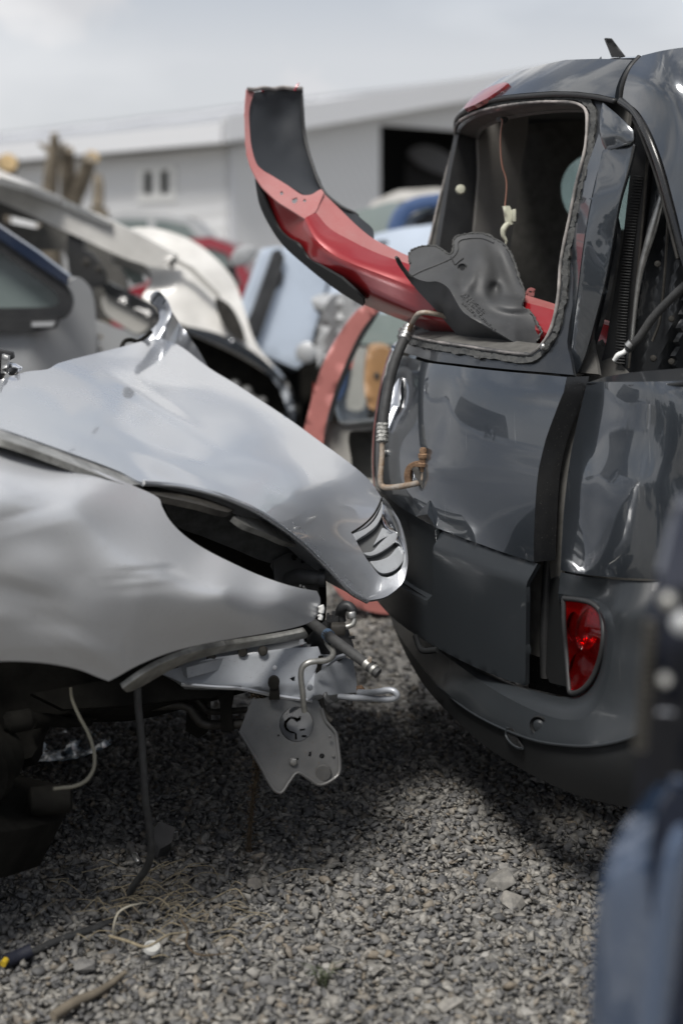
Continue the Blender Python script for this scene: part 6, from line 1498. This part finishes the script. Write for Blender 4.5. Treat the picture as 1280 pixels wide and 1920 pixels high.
# ------------------------------------------------------------------ litter on the gravel
def gp(px, py, h=.02):
    d = CAM_Z * FPX / (py - HZ); d *= (CAM_Z - h) / CAM_Z
    return W(px, py, d)
def litter(o, label, cat, group=None): 
    return tag(o, label, cat, group)
c = gp(285, 1781, .026)
cap = lathe('bottle_cap', [(0, .0145), (.002, .0155), (.008, .0145), (.007, .0125), (.003, .0115)], mat('cloudy white plastic', (.48, .48, .46), .5), c, (.1, -.25, 1), None, 24)
litter(cap, 'white plastic bottle cap lying on the gravel at lower left', 'bottle cap')
def gtube(name, pts, r, mt, label, cat, group=None, h=.022, parent=None, n=8):
    P = [tuple(gp(x, y, h + (p[0] if p else 0))) for x, y, *p in pts]
    o = tube(name, P, r, mt, parent, n=n, world=True)
    if parent is None: litter(o, label, cat, group)
    return o
gtube('stick', [(100, 1905), (140, 1880), (180, 1862), (212, 1842), (236, 1822, .02)], [.008, .009, .007, .006, .004], M['bark'], 'dark bent stick at the lower left corner', 'stick')
bt = thing('glow_plug', 'dark metal bolt with bright threaded end on shaded gravel under the silver car', 'bolt')
A, B = gp(243, 1583, .04), gp(258, 1612, .025)
lathe('shank', [(0, .006), (.004, .009), (.012, .009), (.014, .006), (.030, .006), (.032, .0045)], M['bracket'], A, B - A, bt, 12)
C_ = A.lerp(B, .62); lathe('thread', [(0, .0045), (.003, .006), (.022, .006), (.026, .004)], M['steel'], C_, B - A, bt, 12)
seat(bt)
bk = thing('black_plastic_shard', 'black broken plastic piece on the shaded gravel beside the hanging cable', 'plastic shard')
patch('shard', [(284, 1560), (300, 1540), (330, 1552), (322, 1580), (300, 1592), (286, 1580)], [(284, 1560, 2.98), (330, 1552, 3.04), (300, 1592, 2.90)], M['black'], bk, step=10, thick=.02, bev=.003)
patch('foil_tag', [(326, 1562), (334, 1560), (335, 1574), (327, 1576)], 2.94, M['chrome'], bk, step=8, thick=.004)
seat(bk)
# straw: single crossing blades lying on the stones
rr = random.Random(21); V = []; Fc = []
def blade(p, q, r, bend):
    m_ = [(p[i] + q[i]) / 2 for i in range(3)]; m_[2] += bend; m_[0] += rr.uniform(-.02, .02)
    path = [Vector(c) for c in crom([p, m_, q], 4, closed=False)]
    v, f = sweep(path, [r] * (len(path) - 2) + [r * .6, r * .3], 4); k = len(V); V.extend(v); Fc.extend([tuple(a + k for a in g) for g in f])
for i in range(90):
    cx, cy = ((300, 1700) if i % 3 else (220, 1690)) if i < 150 else (440, 1760)
    x = rr.gauss(cx, 95 if i < 150 else 160); y = rr.gauss(cy, 38 if i < 150 else 60)
    if y < 1450 or y > 1915: continue
    a = rr.uniform(-.7, .7); L = rr.uniform(20, 85)
    p = gp(x, y, .03); q = gp(x + L * math.cos(a), y + L * math.sin(a) * .6, .03)
    blade((p.x, p.y, .018 + rr.uniform(0, .012)), (q.x, q.y, .018 + rr.uniform(0, .025)), rr.uniform(.0006, .0013), rr.uniform(0, .025))
st = mesh_obj('straw', V, Fc, M['straw'], None, True); tag(st, 'dry straw scattered over the gravel', 'straw', kind='stuff')
ro = gtube('dry_root', [(215, 1760, .0), (214, 1735, .03), (222, 1712, .05), (240, 1700, .055), (260, 1695, .05), (274, 1693, .03)], [.0022, .0022, .002, .002, .0015, .001], mat('bleached stem', (.45, .42, .34), .8), 'pale dry stem arching over the black cable', 'stem')
ro2 = gtube('dry_root', [(205, 1755, .01), (240, 1765, .02), (275, 1775, .03), (318, 1752, .02), (355, 1748, .01)], [.0025, .003, .0025, .002, .001], M['straw'], 'tan dry stem curling behind the white bottle cap', 'stem')
ro3 = gtube('dry_root', [(340, 1725, .02), (352, 1745, .01), (350, 1770, .01), (372, 1790, .01), (430, 1788, .005)], [.0025, .002, .002, .002, .001], M['weed'], 'thin brown stem right of the white bottle cap', 'stem')
# dry weed growing up before the bracket plate
wd_ = thing('dry_weed', 'dry brown weed standing in front of the bracket plate', 'weed')
base = gp(466, 1606, .0); 
pts = [(466, 1606, base.y), (468, 1560, base.y - .01), (474, 1500, base.y - .05), (482, 1440, base.y - .09), (486, 1390, base.y - .12), (482, 1340, base.y - .14), (480, 1300, base.y - .15)]
tube('stem', pts, [.006, .0045, .004, .003, .0025, .0015, .001], M['weed'], wd_, n=7)
V = []; Fc = []; rr = random.Random(8)
for i in range(330):
    t = rr.random() ** .8; k = t * (len(pts) - 1); a = int(min(k, len(pts) - 2)); f_ = k - a
    p = [pts[a][j] + (pts[a + 1][j] - pts[a][j]) * f_ for j in range(3)]
    L = rr.uniform(4, 14) * (2.6 if rr.random() < .10 else 1); an = rr.uniform(0, 6.28)
    q = (p[0] + L * math.cos(an), p[1] + L * math.sin(an) * .7, p[2] + rr.uniform(-.03, .03))
    v, f = sweep([W(*p), (W(*p) + W(*q)) / 2 + Vector((0, 0, rr.uniform(-.004, .004))), W(*q)], [.0008, .0009 if L < 16 else .0005, .0004], 4)
    b = len(V); V += v; Fc += [tuple(c + b for c in g) for g in f]
    if rr.random() < .7:
        v, f = sweep([W(*q) + Vector((0, 0, .002)), W(*q), W(*q) - Vector((0, 0, .002))], [.0003, .0018, .0003], 5); b = len(V); V += v; Fc += [tuple(c + b for c in g) for g in f]
mesh_obj('seed_twigs', V, Fc, M['weed'], wd_, True)['kind'] = 'stuff'
seat(wd_)
gs = thing('grass_tuft', 'small green tuft growing in the gravel near the bottom edge', 'grass')
V = []; Fc = []
for i in range(24):
    b_ = gp(604 + rr.uniform(-10, 10), 1860 + rr.uniform(-5, 5), .0); a = rr.uniform(0, 6.28); L = rr.uniform(.015, .04)
    v, f = sweep([b_ + Vector((0, 0, .01)), b_ + Vector((math.cos(a) * L * .4, math.sin(a) * L * .4, .02 + L * .6)), b_ + Vector((math.cos(a) * L, math.sin(a) * L, .015 + L * .8))], [.0009, .0009, .0002], 4)
    k = len(V); V += v; Fc += [tuple(c + k for c in g) for g in f]
mesh_obj('blades', V, Fc, mat('dull green blade', (.07, .085, .045), .7), gs, True)['kind'] = 'stuff'
seat(gs)
# crumpled film and a wheel behind the silver car
fi = patch('plastic_sheet', crom([(40, 1420), (60, 1380), (68, 1352), (110, 1338), (160, 1340), (200, 1356), (225, 1380), (190, 1405), (120, 1425)], 3), [(40, 1420, 3.50), (160, 1340, 3.95), (225, 1380, 3.7)], M['film'], None, step=7, thick=.002,
           bump=lambda v: .05 * np.sin(v[:, 0] / 9 + v[:, 1] / 14) * np.sin(v[:, 1] / 8))
tag(fi, 'crumpled pale bluish plastic sheet on the ground beneath the silver car', 'plastic sheet')
lc2 = gp(318, 1430, .02)

# ------------------------------------------------------------------ what stands behind the camera (mirrored in the glossy paint)
def tree_row():
    V = []; Fc = []; rr = random.Random(31)
    for i in range(46):
        x = -95 + i * 4.4 + rr.uniform(-1, 1); y = -62 + rr.uniform(-5, 5) - abs(x) * .05; h = rr.uniform(5, 10)
        for k in range(120):
            z = h * rr.uniform(.12, 1); w_ = 2.7 * math.sqrt(max(.03, 1 - (z / h - .4) ** 2 * 2.4)); s_ = rr.uniform(.4, .9)
            c = Vector((x + rr.gauss(0, w_ * .5), y + rr.gauss(0, w_ * .5), z)); a = rr.uniform(0, 6.28)
            u = Vector((math.cos(a), math.sin(a), rr.uniform(-.5, .5))) * s_; v = Vector((-.3 * math.sin(a), .3, 1)).normalized() * s_
            b = len(V); V.extend([c - u, c + v, c + u, c - v]); Fc.append((b, b + 1, b + 2, b + 3))
    o = mesh_obj('far_woodland', V, Fc, mat('dark foliage', (.035, .05, .028), .9, var=.5, scale=.4), None, False)
    tag(o, 'distant band of dark trees behind the viewer mirrored in the van side', 'woodland', kind='stuff')
tree_row()
py_ = thing('electricity_pylon', 'steel lattice pylon behind the viewer, mirrored in the van side', 'pylon')
def pylon():
    base = Vector((26, -46, 0)); Hh = 24; V = []; Fc = []
    def bar(a, b, r=.10):
        v, f = sweep([base + Vector(a), base + Vector(b)], r, 4); k = len(V); V.extend(v); Fc.extend([tuple(q + k for q in g) for g in f])
    lv = [0, 4, 8, 11.5, 14.5, 17, 19, 21, 24]
    def hw_(z): return 2.6 * (1 - z / Hh) ** 1.1 + .25
    for i in range(len(lv) - 1):
        a, b = hw_(lv[i]), hw_(lv[i + 1])
        for sx, sy in ((1, 1), (1, -1), (-1, -1), (-1, 1)): bar((sx * a, sy * a, lv[i]), (sx * b, sy * b, lv[i + 1]), .12)
        for sx in (1, -1):
            bar((sx * a, -a, lv[i]), (sx * b, b, lv[i + 1]), .06); bar((sx * a, a, lv[i]), (sx * b, -b, lv[i + 1]), .06)
            bar((-a, sx * a, lv[i]), (b, sx * b, lv[i + 1]), .06); bar((a, sx * a, lv[i]), (-b, sx * b, lv[i + 1]), .06)
    for z, w_ in ((17, 5.5), (20, 4.2)):
        for s_ in (1, -1):
            bar((0, 0, z), (s_ * w_, 0, z + .3), .09); bar((0, 0, z + 1.6), (s_ * w_, 0, z + .3), .09)
            for k in range(1, 6): bar((s_ * w_ * k / 6, 0, z + .1), (s_ * w_ * (k + .5) / 6, 0, z + 1.5 * (1 - k / 6)), .05)
            bar((s_ * w_, 0, z + .3), (s_ * w_, 0, z - 1.2), .12)
    mesh_obj('lattice', V, Fc, M['steel'], py_, False)
pylon(); seat(py_)

# unseen wrecks added behind the viewer to darken reflections in the van's side
blk = mat('black car paint', (.015, .016, .018), .3, 0, .8)
for i, (x, y, a, lab) in enumerate(((-5.6, -4.6, .06, 'black wreck added behind the viewer to darken reflections, left of three'), (.2, -5.0, -.04, 'black wreck added behind the viewer to darken reflections, middle of three'), (6.0, -4.4, .08, 'black wreck added behind the viewer to darken reflections, right of three'))):
    t = saloon('reflection_wreck', lab, 100, 1180, 440, 11.0, blk, group='unseen wrecks added to darken reflections', h=1.62)
    t.location = (x, y, t.location.z); t.rotation_euler = (0, 0, math.pi + a)
